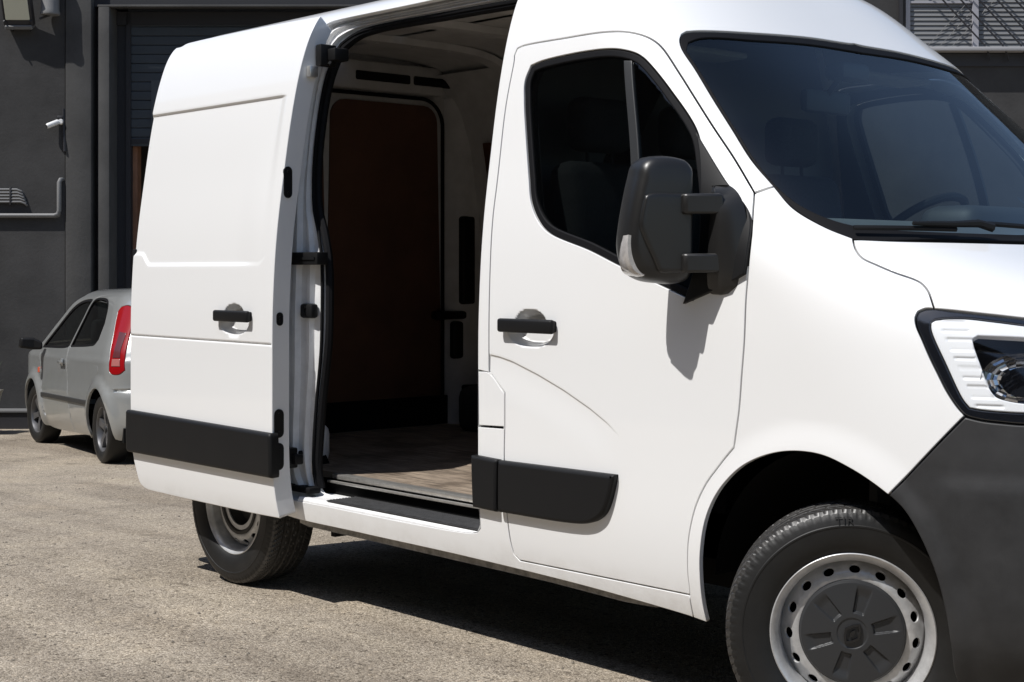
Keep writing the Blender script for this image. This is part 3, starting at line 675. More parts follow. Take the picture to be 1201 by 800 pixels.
# scuttle under the bonnet edge, wipers
m = MB(); prof = [(.05,1.40),(-.06,1.425),(-.30,1.36),(-.30,1.20),(.05,1.20)]
m.prism(prof, lambda x,z: (x-.05,.42,z-.012), lambda x,z: (x-.05,1.65,z-.012)); vb(m, 'scuttle', DARK, fix=True)
def on_ws(u, v, h): 
    a = np.array(u, float); e = .002; n = np.cross(SV(a+e, v)-SV(a-e, v), SV(a, v+e)-SV(a, v-e)); n /= np.linalg.norm(n); return Vector(SV(a, v)+n*h)
for nm, (ua, ub, va, vb_) in (('wiper',(.30,-.04,1.432,1.436)),('wiper',(.90,.42,1.436,1.452))):
    m = MB(); m.tube([on_ws(ua+.12, 1.425, .03), on_ws(ua+.06, 1.432, .036)]+[on_ws(ua+(ub-ua)*t, va+(vb_-va)*t, .032) for t in (.1,.3,.5)], [.014,.012,.009,.008,.006], 7)
    wo = vb(m, nm, BLACK)
    m = MB(); m.tube([on_ws(ua+(ub-ua)*t, va+(vb_-va)*t, .016) for t in np.linspace(.05,1,10)], .008, 6); vb(m, 'blade', BLACK, wo)
# ---- side mirror
mpl = TR['mplate']
def mirror_unit(mi):
    fy = (lambda y: y) if mi is None else (lambda y: 2*YC-y)
    def bld(m, name, material, par):
        m.v = [(a, fy(b), c) for a, b, c in m.v]
        if mi is not None: m.f = [q[::-1] for q in m.f]
        return vb(m, name, material, par)
    R = vpan('side_mirror', mpl, BLACK, step=.02, lift=.014, depth=.03, bevel=.003, inset=.001, mirror=mi)
    m = MB()      # mount bulging out of the plate
    rings = []
    for z, x0, x1, y in ((1.252,-.46,-.40,.016),(1.262,-.475,-.362,-.012),(1.285,-.475,-.345,-.030),(1.33,-.470,-.348,-.042),(1.40,-.462,-.350,-.046),(1.46,-.458,-.356,-.046),(1.49,-.455,-.360,-.045),(1.515,-.455,-.367,-.044),(1.535,-.457,-.376,-.040),(1.55,-.460,-.387,-.033),(1.561,-.464,-.398,-.023),(1.569,-.470,-.410,-.010),(1.574,-.475,-.42,.004),(1.577,-.478,-.43,.02)):
        y = .02+(y-.02)*.74
        rings.append([(x0,.03,z),(x0+.004,y+.022,z),(x0+.020,y+.004,z),((x0+x1)/2,y,z),(x1-.035,y+.006,z),(x1-.008,y+.03,z),(x1+.012,.03,z)])
    m.loft(rings, True, True, True); bld(m, 'mount', MIRPL, R)
    # housing : outline across/up, lofted front to back, its face turned out from the door
    be = math.radians(25); nx, ny = math.cos(be), -math.sin(be); tx, ty = -math.sin(be), -math.cos(be)
    def hm(x, y, z):
        s = -(y+.04)*1.1; d = x+.4845; return (-.470+tx*s+nx*d, -.055+ty*s+ny*d, z)
    ol = [(-.038,1.600),(-.040,1.632),(-.055,1.651),(-.085,1.660),(-.125,1.662),(-.160,1.655),(-.180,1.636),(-.190,1.60),(-.203,1.54),(-.216,1.46),(-.221,1.40),(-.214,1.355),(-.195,1.318),(-.165,1.300),(-.12,1.292),(-.075,1.290),(-.05,1.300),(-.042,1.33),(-.040,1.42),(-.038,1.52)]
    ol = spline(ol, .010, corner=170); c = np.array([-.128,1.475])
    m = MB(); rings = []
    for x, s, dy in ((-.602,.955,0),(-.596,.985,0),(-.580,1,0),(-.55,1.0,0),(-.53,.993,.001),(-.512,.975,.003),(-.500,.94,.006),(-.492,.88,.008),(-.4875,.78,.010),(-.4855,.55,.012),(-.4845,.2,.012)):
        rings.append([hm(x, *((c+(p-c)*s)+np.array([dy,0]))) for p in ol])
    m.loft(rings, True, True, True); bld(m, 'housing', MIRPL, R)
    m = MB(); m.loft([[hm(x, *(c+(p-c)*s)) for p in ol] for x, s in ((-.603,.90),(-.606,.90))], True, True, True); bld(m, 'mirror_glass', CHROME, R)
    # arms and the raised cover they run into
    for z0, z1 in ((1.490,1.550),(1.322,1.378)):
        m = MB(); m.loft([[(-.465,-.01,z0+.004),(-.392,-.01,z0),(-.392,-.01,z1),(-.465,-.01,z1)],[(-.492,-.05,z0+.003),(-.424,-.055,z0),(-.424,-.055,z1),(-.492,-.05,z1)],[(-.52,-.095,z0+.002),(-.463,-.100,z0),(-.463,-.100,z1),(-.52,-.095,z1)]], True, True, True)
        o = bld(m, 'arm', MIRPL, R)
        bv = o.modifiers.new('b','BEVEL'); bv.width = .008; bv.segments = 2; fixn(o)
    m = MB(); cov = spline([(-.045,1.550),(-.160,1.550),(-.178,1.542),(-.187,1.50),(-.192,1.455),(-.182,1.42),(-.152,1.352),(-.142,1.328),(-.130,1.322),(-.045,1.322)], .012)
    m.loft([[hm(x, *p) for p in inset_poly(cov, d)] for x, d in ((-.525,0),(-.484,0),(-.4785,.002),(-.4755,.006),(-.4745,.014))], True, False, True); o = bld(m, 'cover', MIRPL, R); fixn(o)
    # turn signal at the lower outer corner
    m = MB(); sl = spline([(-.2195,1.430),(-.222,1.40),(-.216,1.352),(-.197,1.320),(-.170,1.312),(-.158,1.322),(-.163,1.345),(-.185,1.385),(-.206,1.425)], .008, corner=60)
    m.loft([[hm(x+w*min(1,max(0,(p[1]-1.325)/.10))*.055, *(c+(p-c)*s)) for p in sl] for x, s, w in ((-.590,1.010,1),(-.530,1.016,0),(-.510,1.0,0),(-.502,.975,0))], True, True, True); o = bld(m, 'turn_signal', mat('signal_lens', (.50,.48,.47), .10, coat=1, var=.2, vscale=30), R); fixn(o)
    for k in range(5):
        m = MB(); zc = 1.425-.010*k; m.rbox((-.5135,-.2165+.004*k,zc),(-.507,-.2035+.004*k,zc+.0035),.001,1); m.v = [hm(*p) for p in m.v]; bld(m, 'signal_rib', BLACK, R)
    m = MB(); m.lathe([(0,.0),(.007,.0),(.010,-.004),(.010,-.012)],12,'x',(-.4985,-.183,1.345)); m.v = [hm(*p) for p in m.v]; bld(m, 'signal_bulb', mat('amber_bulb', (.40,.19,.09), .2, coat=1), R)
mirror_unit(None); mirror_unit(YC)

# ---- sliding door (slid back along the side, 0.1 m proud)
SLD = (0,-.1,0)
sl = TR['sl_out']
slo = [(-2.636,2.366),(-2.628,2.30),(-2.627,2.06),(-2.628,1.73),(-2.628,1.34),(-2.627,1.0),(-2.627,.70),(-2.624,.51),(-2.619,.435),(-2.610,.358),(-2.84,.3545),(-3.27,.3545),(-3.51,.356),(-3.70,.364),(-3.735,.385),(-3.752,.43),(-3.772,.51),(-3.786,.71),(-3.787,1.11),(-3.788,1.34),(-3.787,1.54),(-3.787,1.78),(-3.787,2.03),(-3.787,2.20),(-3.792,2.345),(-3.785,2.361),(-3.74,2.363),(-3.715,2.378),(-3.64,2.3835),(-3.1,2.382)]
sc = (-2.912, 1.131); sa = (.118, .065)
def sl_disp(u, v):
    u = np.asarray(u, float); v = np.asarray(v, float)
    ins = sstep(-3.86, -3.78, u)*(1-sstep(-2.74, -2.675, u))*(1-.8*(1-sstep(1.45, 1.95, v))*sstep(-2.95, -2.75, u))
    lowedge = 1.345+.05*(1-sstep(-3.72, -3.64, u))+.05*sstep(-2.75, -2.66, u)
    z = sstep(0, .022, v-lowedge)*(1-sstep(0, .010, v-2.024))
    o = -.010*z*ins
    g = np.abs(v-1.0385-.002*(-2.62-u)); o = o-.006*(1-sstep(.0012, .0040, g))
    o = o+.004*(1-sstep(0, .004, v-1.0385))*0
    return o-.042*bowl(u, v, sc, sa)
ex = []; uu_ = np.arange(-3.785, -2.62, .012); ln = []
ln += [[(u, 1.0385+.002*(-2.62-u)+d) for u in uu_] for d in (-.010,-.0045,-.0027,-.001,.001,.0027,.0045,.010)]
ln += [[(u, 2.024+d) for u in uu_] for d in (-.012,-.001,.0018,.0036,.0054,.0072,.010,.020)]
ln += [[(u, float(1.345+.05*(1-sstep(-3.72,-3.64,u))+.05*sstep(-2.75,-2.66,u))+d) for u in uu_] for d in (-.010,0,.0055,.011,.0165,.022,.032)]
ex += [(a, b) for a in np.arange(-3.045,-2.775,.007) for b in np.arange(1.055,1.21,.007)]
SD = vpan('sliding_door', slo, PAINT, base=SV, off=SLD, step=.024, ds=.012, depth=.075, bevel=.0035, inset=0, disp=sl_disp, extra=ex, lines=ln, back=True, corner=45)
vpan('door_moulding', [(-3.782,.707),(-2.612,.693),(-2.608,.68),(-2.606,.53),(-2.610,.519),(-3.782,.521),(-3.789,.53),(-3.789,.70)], BLACK, SD, base=SV, off=SLD, step=.03, lift=.026, depth=.03, bevel=.013, inset=0)
handle(-3.034, -2.772, 1.122, 1.168, -.116, SD)
def edge_plate(y0, y1, z0, z1, name='latch', d=-.012):
    m = MB(); w_ = (y1-y0)/2; yc_ = (y0+y1)/2
    st_ = [(yc_+w_*math.cos(a), z1-w_+w_*math.sin(a)) for a in np.linspace(0,PI,9)]+[(yc_+w_*math.cos(a), z0+w_+w_*math.sin(a)) for a in np.linspace(PI,2*PI,9)]
    m.prism(st_, lambda y,z: (-2.632,y,z), lambda y,z: (-2.612+d,y,z))
    for zc in (z0+.02, z1-.02):
        m.lathe([(.0,.004),(.006,.004),(.006,0)], 8, 'x', (-2.612+d, (y0+y1)/2, zc))
    vb(m, name, BLACK, SD)
edge_plate(-.046,-.008,1.615,1.74); edge_plate(-.080,-.050,1.112,1.165); edge_plate(-.091,-.047,.672,.785); edge_plate(-.091,-.047,.545,.652)
m = MB(); m.rbox((-2.64,-.040,.545),(-2.70,.03,.625),.006); m.rbox((-2.68,.0,.56),(-2.615,.04,.60),.006); vb(m, 'lower_roller', BLACK, SD)
m = MB(); m.rbox((-3.80,-.085,1.36),(-3.775,-.05,1.425),.005); vb(m, 'rear_roller', BLACK, SD)
m = MB(); m.rbox((-2.62,.098,2.145),(-2.58,.175,2.232),.006); m.rbox((-2.59,.13,2.165),(-2.53,.20,2.215),.006); m.tube([(-2.57,.13,2.15),(-2.56,.18,2.215)],.008,6); vb(m, 'upper_roller', BLACK, SD)

# ---- loading opening: jamb, seal, step, cargo bay
hl_ = clean(spline(hole, .02)); 
if area(hl_) < 0: hl_ = hl_[::-1]
# inner lip (seal line): u,v and depth behind the skin
SEAL = [(-1.56,2.285),(-2.0,2.293),(-2.475,2.296),(-2.578,2.28),(-2.66,2.235),(-2.69,2.12),(-2.693,1.9),(-2.680,1.735),(-2.642,1.577),(-2.59,1.484),(-2.545,1.371),(-2.527,1.219),(-2.528,1.05),(-2.563,.84),(-2.587,.668),(-2.600,.52),(-2.58,.445),(-2.3,.43),(-1.62,.43),(-1.555,.45),(-1.545,.62),(-1.545,1.2),(-1.545,1.8),(-1.545,2.25)]
sl3 = clean(spline(SEAL, .02))
if area(sl3) < 0: sl3 = sl3[::-1]
def by_angle(P_, n=220):
    c = np.array([-2.12, 1.37]); a = np.arctan2((P_[:,1]-c[1])/1.6, P_[:,0]-c[0]); o = np.argsort(a); a = a[o]; Q = P_[o]
    q = np.linspace(-PI, PI, n, endpoint=False); aa = np.r_[a-2*PI, a, a+2*PI]; QQ = np.vstack([Q,Q,Q])
    return np.stack([np.interp(q, aa, QQ[:,0]), np.interp(q, aa, QQ[:,1])], 1)
simple_hole = [(-1.5,.45),(-1.5,1.2),(-1.5,1.8),(-1.5,2.30),(-1.503,2.335),(-1.52,2.355),(-1.55,2.36),(-2.2,2.362),(-2.66,2.362),(-2.705,2.357),(-2.735,2.34),(-2.747,2.31),(-2.75,1.8),(-2.75,.9),(-2.745,.47),(-2.735,.44),(-2.70,.425),(-2.4,.42),(-1.55,.427),(-1.515,.435)]
A_ = by_angle(clean(spline(simple_hole, .02))); B_ = by_angle(sl3)
def ringat(t, y): 
    q = A_+(B_-A_)*t; p = SV(q[:,0], q[:,1]); p = p.copy(); p[:,1] += y; return p
m = MB(); m.loft([ringat(0,.002), ringat(0,.040), ringat(.04,.050), ringat(.20,.053), ringat(.23,.040), ringat(.32,.040), ringat(.35,.064), ringat(.52,.072), ringat(.55,.060), ringat(.64,.060), ringat(.67,.080), ringat(.9,.089), ringat(1.0,.10)])
o = vb(m, 'door_jamb', PAINT_IN, smooth=50)
bb = ringat(1.015,.098); zlow = .44
def band(ph): return ph
mask = [i for i in range(len(B_)) if B_[i,1] > .455]
k0 = [i for i in range(len(B_)) if B_[i,1] > .455 and B_[i-1,1] <= .455][0]
order = [(k0+i) % len(B_) for i in range(len(mask))]
m = MB(); m.tube([bb[i] for i in order], .0165, 8); vb(m, 'door_seal', RUBBER)
m = MB(); m.tube([ringat(.9,.080)[i] for i in order], .008, 6); vb(m, 'door_seal', RUBBER)
# pillar fittings
m = MB(); m.rbox((-2.735,.035,1.352),(-2.515,.088,1.402),.004); m.box((-2.72,.030,1.372),(-2.53,.036,1.382)); vb(m, 'guide_rail', BLACK)
m = MB(); m.rbox((-2.655,.045,1.140),(-2.570,.082,1.198),.012); 
for zc in (1.155,1.183): m.lathe([(0,-.006),(.006,-.006),(.006,.0)],8,'y',(-2.612,.045,zc))
vb(m, 'striker', BLACK)
m = MB(); m.rbox((-2.66,.06,2.10),(-2.60,.10,2.145),.004); vb(m, 'guide_bracket', ALU)
m = MB(); m.rbox((-2.76,.03,.447),(-2.56,.085,.472),.006); vb(m, 'rubber_stop', RUBBER)
m = MB(); m.lathe([(0,-.004),(.008,-.004),(.010,.0),(.010,.02)],10,'y',(-2.66,.052,.60)); vb(m, 'buffer', RUBBER)
# step
m = MB(); m.prism([(.016,.424),(.024,.434),(.165,.434),(.165,.40),(.016,.40)], lambda y,z: (-2.62,y,z), lambda y,z: (-1.502,y,z)); vb(m, 'step_well', PAINT_IN, fix=True)
m = MB(); m.rbox((-2.43,.020,.436),(-1.512,.158,.4405),.002)
for k in range(9): m.rbox((-2.42,.028+.0145*k,.440),(-1.52,.036+.0145*k,.4435),.0012,1)
vb(m, 'tread_strip', mat('tread_rubber', (.035,.035,.036), .55, var=.4, vscale=40))
m = MB(); m.box((-2.62,.165,.40),(-1.502,.18,.484)); vb(m, 'step_riser', DARK)
m = MB(); m.rbox((-2.60,.140,.482),(-1.503,.156,.491),.002); vb(m, 'edge_strip', ALU)
m = MB(); m.rbox((-2.60,.166,.494),(-1.503,.212,.513),.003); vb(m, 'edge_strip', ALU)
m = MB(); m.box((-2.60,.156,.470),(-1.503,.168,.486)); vb(m, 'edge_channel', DARK)
def floor_mat():
    m = bpy.data.materials.new('worn_plywood_floor'); m.use_nodes = True; t = m.node_tree; b = t.nodes['Principled BSDF']; N = t.nodes.new; L = t.links.new
    tc = N('ShaderNodeTexCoord'); mp = N('ShaderNodeMapping'); mp.inputs['Scale'].default_value = (2.2,26,1); L(tc.outputs['Object'], mp.inputs[0])
    n = N('ShaderNodeTexNoise'); n.inputs['Scale'].default_value = 3; n.inputs['Detail'].default_value = 9; n.inputs['Roughness'].default_value = .7; L(mp.outputs[0], n.inputs[0])
    r = N('ShaderNodeValToRGB'); e = r.color_ramp.elements; e[0].position = .36; e[0].color = (.10,.078,.058,1); e[1].position = .64; e[1].color = (.36,.285,.215,1); L(n.outputs[0], r.inputs[0])
    n2 = N('ShaderNodeTexNoise'); n2.inputs['Scale'].default_value = 5; n2.inputs['Detail'].default_value = 6; L(tc.outputs['Object'], n2.inputs[0])
    r2 = N('ShaderNodeValToRGB'); e = r2.color_ramp.elements; e[0].position = .36; e[0].color = (.55,.53,.51,1); e[1].position = .52; e[1].color = (1,1,1,1); L(n2.outputs[0], r2.inputs[0])
    x = N('ShaderNodeMix'); x.data_type = 'RGBA'; x.blend_type = 'MULTIPLY'; x.inputs[0].default_value = 1; L(r.outputs[0], x.inputs[6]); L(r2.outputs[0], x.inputs[7]); L(x.outputs[2], b.inputs['Base Color'])
    b.inputs['Roughness'].default_value = .7; return m
m = MB(); m.box((-3.88,.21,.485),(-1.50,1.90,.5105)); vb(m, 'cargo_floor', floor_mat())
# left wall, rear wall, roof lining with bows
INW = mat('cargo_paint', (.62,.62,.61), .6, var=.15, vscale=6)
def liner(u, v):
    p = SV(u, v); p = p.copy(); return p
vpan('cargo_wall', [(-3.90,.50),(-1.50,.50),(-1.50,2.50),(-3.90,2.50)], INW, base=SV, lift=-.07, step=.15, rim=False, mirror=YC, inset=0, raw=False)
vpan('lining_board', [(-3.66,.80),(-2.75,.80),(-2.75,2.02),(-3.66,2.02)], PLY, base=SV, lift=-.098, depth=.006, step=.15, mirror=YC, inset=0)
vpan('lining_board', [(-2.62,.80),(-1.6,.80),(-1.6,2.02),(-2.62,2.02)], PLY, base=SV, lift=-.098, depth=.006, step=.15, mirror=YC, inset=0)
m = MB(); m.rbox((-3.9,1.86,.50),(-1.5,1.985,.72),.01); vb(m, 'kick_board', DARK)
m = MB(); m.rbox((-3.60,1.62,.50),(-2.80,1.95,.74),.06,3); vb(m, 'wheel_box', mat('wheel_box_mat', (.04,.04,.042), .7))
m = MB(); m.box((-3.90,.16,.512),(-3.885,1.90,.665)); vb(m, 'rear_kick_board', DARK)
m = MB(); m.rbox((-3.60,.13,.50),(-2.92,.40,.68),.05,3); vb(m, 'wheel_box', PAINT_IN)
XR = -3.905
ring = [SV(-3.7, z) for z in np.r_[np.linspace(.40,2.3,10), np.linspace(2.36,3.18,6)]]
pl = [(p[1]+.08, p[2]-.02) for p in ring]+[(2*YC-p[1]-.08, p[2]-.02) for p in ring[::-1]]
m = MB(); m.prism(pl, lambda y,z: (XR,y,z), lambda y,z: (XR-.03,y,z)); vb(m, 'rear_wall', INW, fix=True)
for y0, y1, nm in ((1.06,1.745,'rear_door_board'),(.33,1.01,'rear_door_board')):
    m = MB(); pl = []
    for cy, cz, a0 in ((y1-.09,2.20-.09,0),(y0+.09,2.20-.09,90),(y0+.06,.66,180),(y1-.06,.66,270)):
        for a in np.linspace(0,90,6): pl.append((cy+.09*math.cos(math.radians(a0+a)), cz+.09*math.sin(math.radians(a0+a))))
    m.prism(pl, lambda y,z: (XR+.012,y,z), lambda y,z: (XR+.001,y,z)); vb(m, nm, PLY, smooth=20, fix=True)
pts = [(XR+.02,1.775,z) for z in np.linspace(.55,2.08,10)]+[(XR+.02,1.635+.14*math.cos(a),2.095+.14*math.sin(a)) for a in np.linspace(.1,PI/2,9)]+[(XR+.02,y,2.235) for y in np.linspace(1.58,.5,8)]
m = MB(); m.tube(pts, .010, 8); vb(m, 'rear_seal', RUBBER)
m = MB(); m.loft([[(XR,1.80,z),(XR+.06,1.83,z),(XR+.10,1.90+.0*z,z),(XR+.10,1.99,z),(XR,1.99,z)] for z in (.5,1.0,1.8,2.25)], True, True, True); vb(m, 'rear_pillar', INW, fix=True)
m = MB(); m.rbox((XR+.06,1.845,1.15),(XR+.108,1.935,1.62),.016,3); 
for zc in (1.29,1.47):
    for d in (0,.018,.036): m.box((XR+.104,1.87,zc+d),(XR+.1095,1.92,zc+d+.006))
o = vb(m, 'lamp_cluster_cover', BLACK); 
m = MB(); m.rbox((XR+.04,1.80,.86),(XR+.085,1.875,1.06),.018,3); vb(m, 'lower_cover', BLACK)
m = MB(); m.rbox((XR+.01,1.70,1.07),(XR+.09,1.95,1.115),.012,2); vb(m, 'load_bar_bracket', BLACK)
m = MB(); m.rbox((XR,.32,2.25),(XR+.07,1.75,2.40),.02,2); vb(m, 'rear_header', INW)
for y0, y1 in ((1.17,1.52),(1.54,1.80),(.45,.80)):
    m = MB(); m.rbox((XR+.055,y0,2.295),(XR+.078,y1,2.345),.012,2); vb(m, 'header_slot', BLACK)
vpan('roof_lining', [(-3.90,2.36),(-1.48,2.36),(-1.48,3.18),(-3.90,3.18)], INW, base=SV, lift=-.035, step=.1, rim=False, inset=0)
vpan('roof_lining', [(-3.90,2.36),(-1.48,2.36),(-1.48,3.18),(-3.90,3.18)], INW, base=SV, lift=-.035, step=.1, rim=False, inset=0, mirror=YC)
for xb in (-3.35,-2.82,-2.30,-1.80):
    rings = []
    for dx, dz in ((-.055,.0),(-.04,-.03),(.04,-.03),(.055,0)):
        rr_ = []
        for v in np.linspace(2.47,3.18,10): p = SV(xb+dx, v); rr_.append((p[0],p[1]+.05,p[2]-.036+dz))
        rr_ += [(p[0],2*YC-p[1],p[2]) for p in rr_[::-1]]
        rings.append(rr_)
    m = MB(); m.loft(rings, False); 
    for y in np.linspace(.5,1.6,6): m.lathe([(0,-.003),(.012,-.003),(.012,.0)],8,'z',(xb,y,2.402))
    vb(m, 'roof_bow', INW, fix=True)
# bulkhead behind the seats
ring = [SV(-1.46, z) for z in np.r_[np.linspace(.5,2.3,10), np.linspace(2.36,3.18,6)]]
pl = [(p[1]+.06, p[2]-.03) for p in ring]+[(2*YC-p[1]-.06, p[2]-.03) for p in ring[::-1]]
m = MB(); m.prism(pl, lambda y,z: (-1.47,y,z), lambda y,z: (-1.495,y,z)); vb(m, 'bulkhead', mat('bulkhead_grey', (.07,.072,.075), .6), fix=True)

# ---- cab interior
m = MB(); prof = [(-.03,1.375),(-.10,1.415),(-.18,1.455),(-.30,1.485),(-.42,1.490),(-.50,1.46),(-.54,1.38),(-.50,1.05),(-.40,.90),(-.05,.80)]
m.prism(prof, lambda x,z: (x,.15,z), lambda x,z: (x,1.92,z)); vb(m, 'dashboard', DASHTOP, smooth=25, fix=True)
m = MB(); m.rbox((-.60,1.24,1.42),(-.36,1.70,1.555),.06,3); vb(m, 'instrument_binnacle', DASH)
m = MB(); cs = Vector((-.74,1.47,1.47)); ax = Vector((-.62,0,.78)).normalized(); q = ax.to_track_quat('Z','Y').to_matrix()
m.tube([(cs+q@Vector((.20*math.cos(a),.20*math.sin(a),0)))[:] for a in np.linspace(0,2*PI,40,endpoint=False)], .016, 8, True)
for a in (.3,PI-.3,-PI/2): m.tube([(cs-ax*.03)[:], (cs+q@Vector((.2*math.cos(a),.2*math.sin(a),0)))[:]], .014, 6)
m.rbox((-.07,-.07,-.05),(.07,.07,.01),.03,2,Matrix.Translation(cs)@q.to_4x4()); vb(m, 'steering_wheel', BLACK)
for yc in (.40,.86,1.47):
    S_ = MB(); S_.rbox((-1.24,yc-.22,.93),(-.76,yc+.22,1.10),.06,3); s_o = vb(S_, 'seat', SEAT)
    S_ = MB(); S_.rbox((-.08,-.225,0),(.06,.225,.66),.06,3,Matrix.Translation((-1.20,yc,1.05))@Matrix.Rotation(-.14,4,'Y')); vb(S_, 'backrest', SEAT, s_o)
    S_ = MB(); S_.rbox((-1.37,yc-.13,1.74),(-1.26,yc+.13,1.93),.045,3); S_.tube([(-1.31,yc-.06,1.62),(-1.315,yc-.06,1.77)],.007,6); S_.tube([(-1.31,yc+.06,1.62),(-1.315,yc+.06,1.77)],.007,6); vb(S_, 'headrest', SEAT, s_o)
for mi in (None, YC):
    vpan('headliner', [(-1.46,2.16),(SV.uend(2.16)-.35,2.16),(SV.uend(2.13),2.14),(SV.uend(2.4),2.4),(SV.uend(3.1),3.1),(-1.46,3.1)] if False else [(-1.46,2.14),(-.78,2.14),(-.2,2.145),(SV.uend(2.145),2.145),(SV.uend(2.3),2.3),(SV.uend(2.5),2.5),(SV.uend(2.6)-.03,2.6),(-1.46,2.62)], LINER, base=SV, lift=-.04, step=.06, rim=False, inset=0, mirror=mi)
m = MB(); m.rbox((-.78,.96,1.99),(-.69,1.12,2.05),.02,2); m.rbox((-.84,.90,1.88),(-.80,1.16,1.965),.02,2); m.tube([(-.74,1.03,2.02),(-.815,1.03,1.94)],.012,6); vb(m, 'interior_mirror', DASH)
for y in (.45,1.55):
    m = MB(); m.rbox((-1.02,y-.22,2.045),(-.87,y+.22,2.068),.010,2); vb(m, 'sun_visor', LINER)
m = MB(); m.box((-1.47,.14,.60),(-.52,1.93,.93)); vb(m, 'cab_floor', DARK)

# ---- underbody, arch liners
m = MB(); m.box((-3.88,.22,.36),(-.55,1.85,.44)); m.box((-3.90,.06,.40),(-1.5,.20,.41))
vb(m, 'underbody', DARK)
for y0 in (.052,2.0):
    m = MB(); m.prism([(-2.66,.42),(-2.66,.322),(-2.60,.314),(-1.2,.306),(-.85,.296),(-.72,.30),(-.66,.33),(-.64,.42)], lambda x,z: (x,y0,z), lambda x,z: (x,y0+.012,z)); vb(m, 'sill_flange', mat('dusty_underseal', (.30,.285,.26), .8, var=.5, vscale=20), fix=True)
def liner_arc(cx, cz, r, y0, y1, name, a0=-.25, a1=PI+.25):
    m = MB(); A = np.linspace(a0, a1, 28)
    m.loft([[(cx+r*math.cos(a), y, cz+r*math.sin(a)) for a in A] for y in np.linspace(y0,y1,5)], False)
    n = len(A); m.add([(cx+r*math.cos(a), y1, cz+r*math.sin(a)) for a in A]+[(cx,y1,cz-.1)], [(i,i+1,n) for i in range(n-1)])
    vb(m, name, DARK)
liner_arc(-.09,.40,.435,.10,.62,'arch_liner',.02,PI-.05); liner_arc(-.09,.40,.435,2*YC-.10,2*YC-.62,'arch_liner',.02,PI-.05)
liner_arc(-3.2,.30,.37,.04,.36,'arch_liner',.2,PI-.2); liner_arc(-3.2,.30,.37,2*YC-.04,2*YC-.36,'arch_liner',.2,PI-.2)
m = MB(); m.tube([(-.09,.36,.32),(-.09,.36,.78)],.045,10); m.tube([(-.09,.36,.45+.0),(-.09,.36,.72)],.06,10); m.tube([(.0,.25,.62),(-.02,.45,.80)],.018,8); vb(m, 'suspension_strut', mat('strut_metal', (.05,.05,.05), .5))
m = MB(); m.rbox((-2.66,.20,.25),(-2.63,.30,.36),.004); vb(m, 'mud_flap', RUBBER)
m = MB(); m.tube([(-3.2,.2,.34),(-3.2,1.87,.34)],.05,10); vb(m, 'rear_axle', DARK)

# ---- wheels (built once, outer face towards -Y)
def tyre_mesh():
    half = [(.212,-.083),(.222,-.094),(.235,-.102),(.255,-.1085),(.275,-.112),(.292,-.1125),(.294,-.1140),(.298,-.1140),(.300,-.1120),(.312,-.109),(.322,-.1055),(.330,-.100)]
    tread = [(y) for y in np.linspace(-.094,.094,48)]
    prof = half+[(.3445-.20*abs(y)**2*2.2-.0012*(abs(y) > .088), y) for y in tread]+[(r,-y) for r, y in half[::-1]]
    grooves = (-.052,-.018,.018,.052); n = len(prof); NT = 420
    v = []; f = []
    h = len(half)
    for k in range(NT):
        a = 2*PI*k/NT
        for i, (r, y) in enumerate(prof):
            if h <= i < n-h:
                if min(abs(y-gv) for gv in grooves) < .0042: r -= .009
                else:
                    per = 5
                    sh = 2 if (abs(y) > .055) else (1 if y > 0 else 3)
                    if abs(y) > .055 and (k+int(abs(y)*130)) % per == 0: r -= .006
                    elif abs(y) <= .055 and (k*1+sh+int(y*120)) % 5 == 0 and k % 2 == 0: r -= .004
            elif r > .318 and k % 5 == 0: r -= .004
            v.append((r*math.cos(a), y, r*math.sin(a)))
    for k in range(NT):
        for i in range(n-1):
            f.append((k*n+i, k*n+i+1, ((k+1) % NT)*n+i+1, ((k+1) % NT)*n+i))
    return v, f
def disc_plane(u, v):
    u = np.asarray(u, float); v = np.asarray(v, float); r = np.hypot(u, v)
    y = np.interp(r, [0,.13,.150,.165,.180,.188,.194], [-.060,-.060,-.0635,-.0605,-.046,-.034,-.022])
    return np.stack([u, y, v], -1)
def circ(r, n, c=(0,0), a0=0, sx=1, sy=1, rot=0):
    o = []
    for k in range(n):
        a = a0+2*PI*k/n; p = r*sx*math.cos(a); q = r*sy*math.sin(a); o.append((c[0]+p*math.cos(rot)-q*math.sin(rot), c[1]+p*math.sin(rot)+q*math.cos(rot)))
    return o
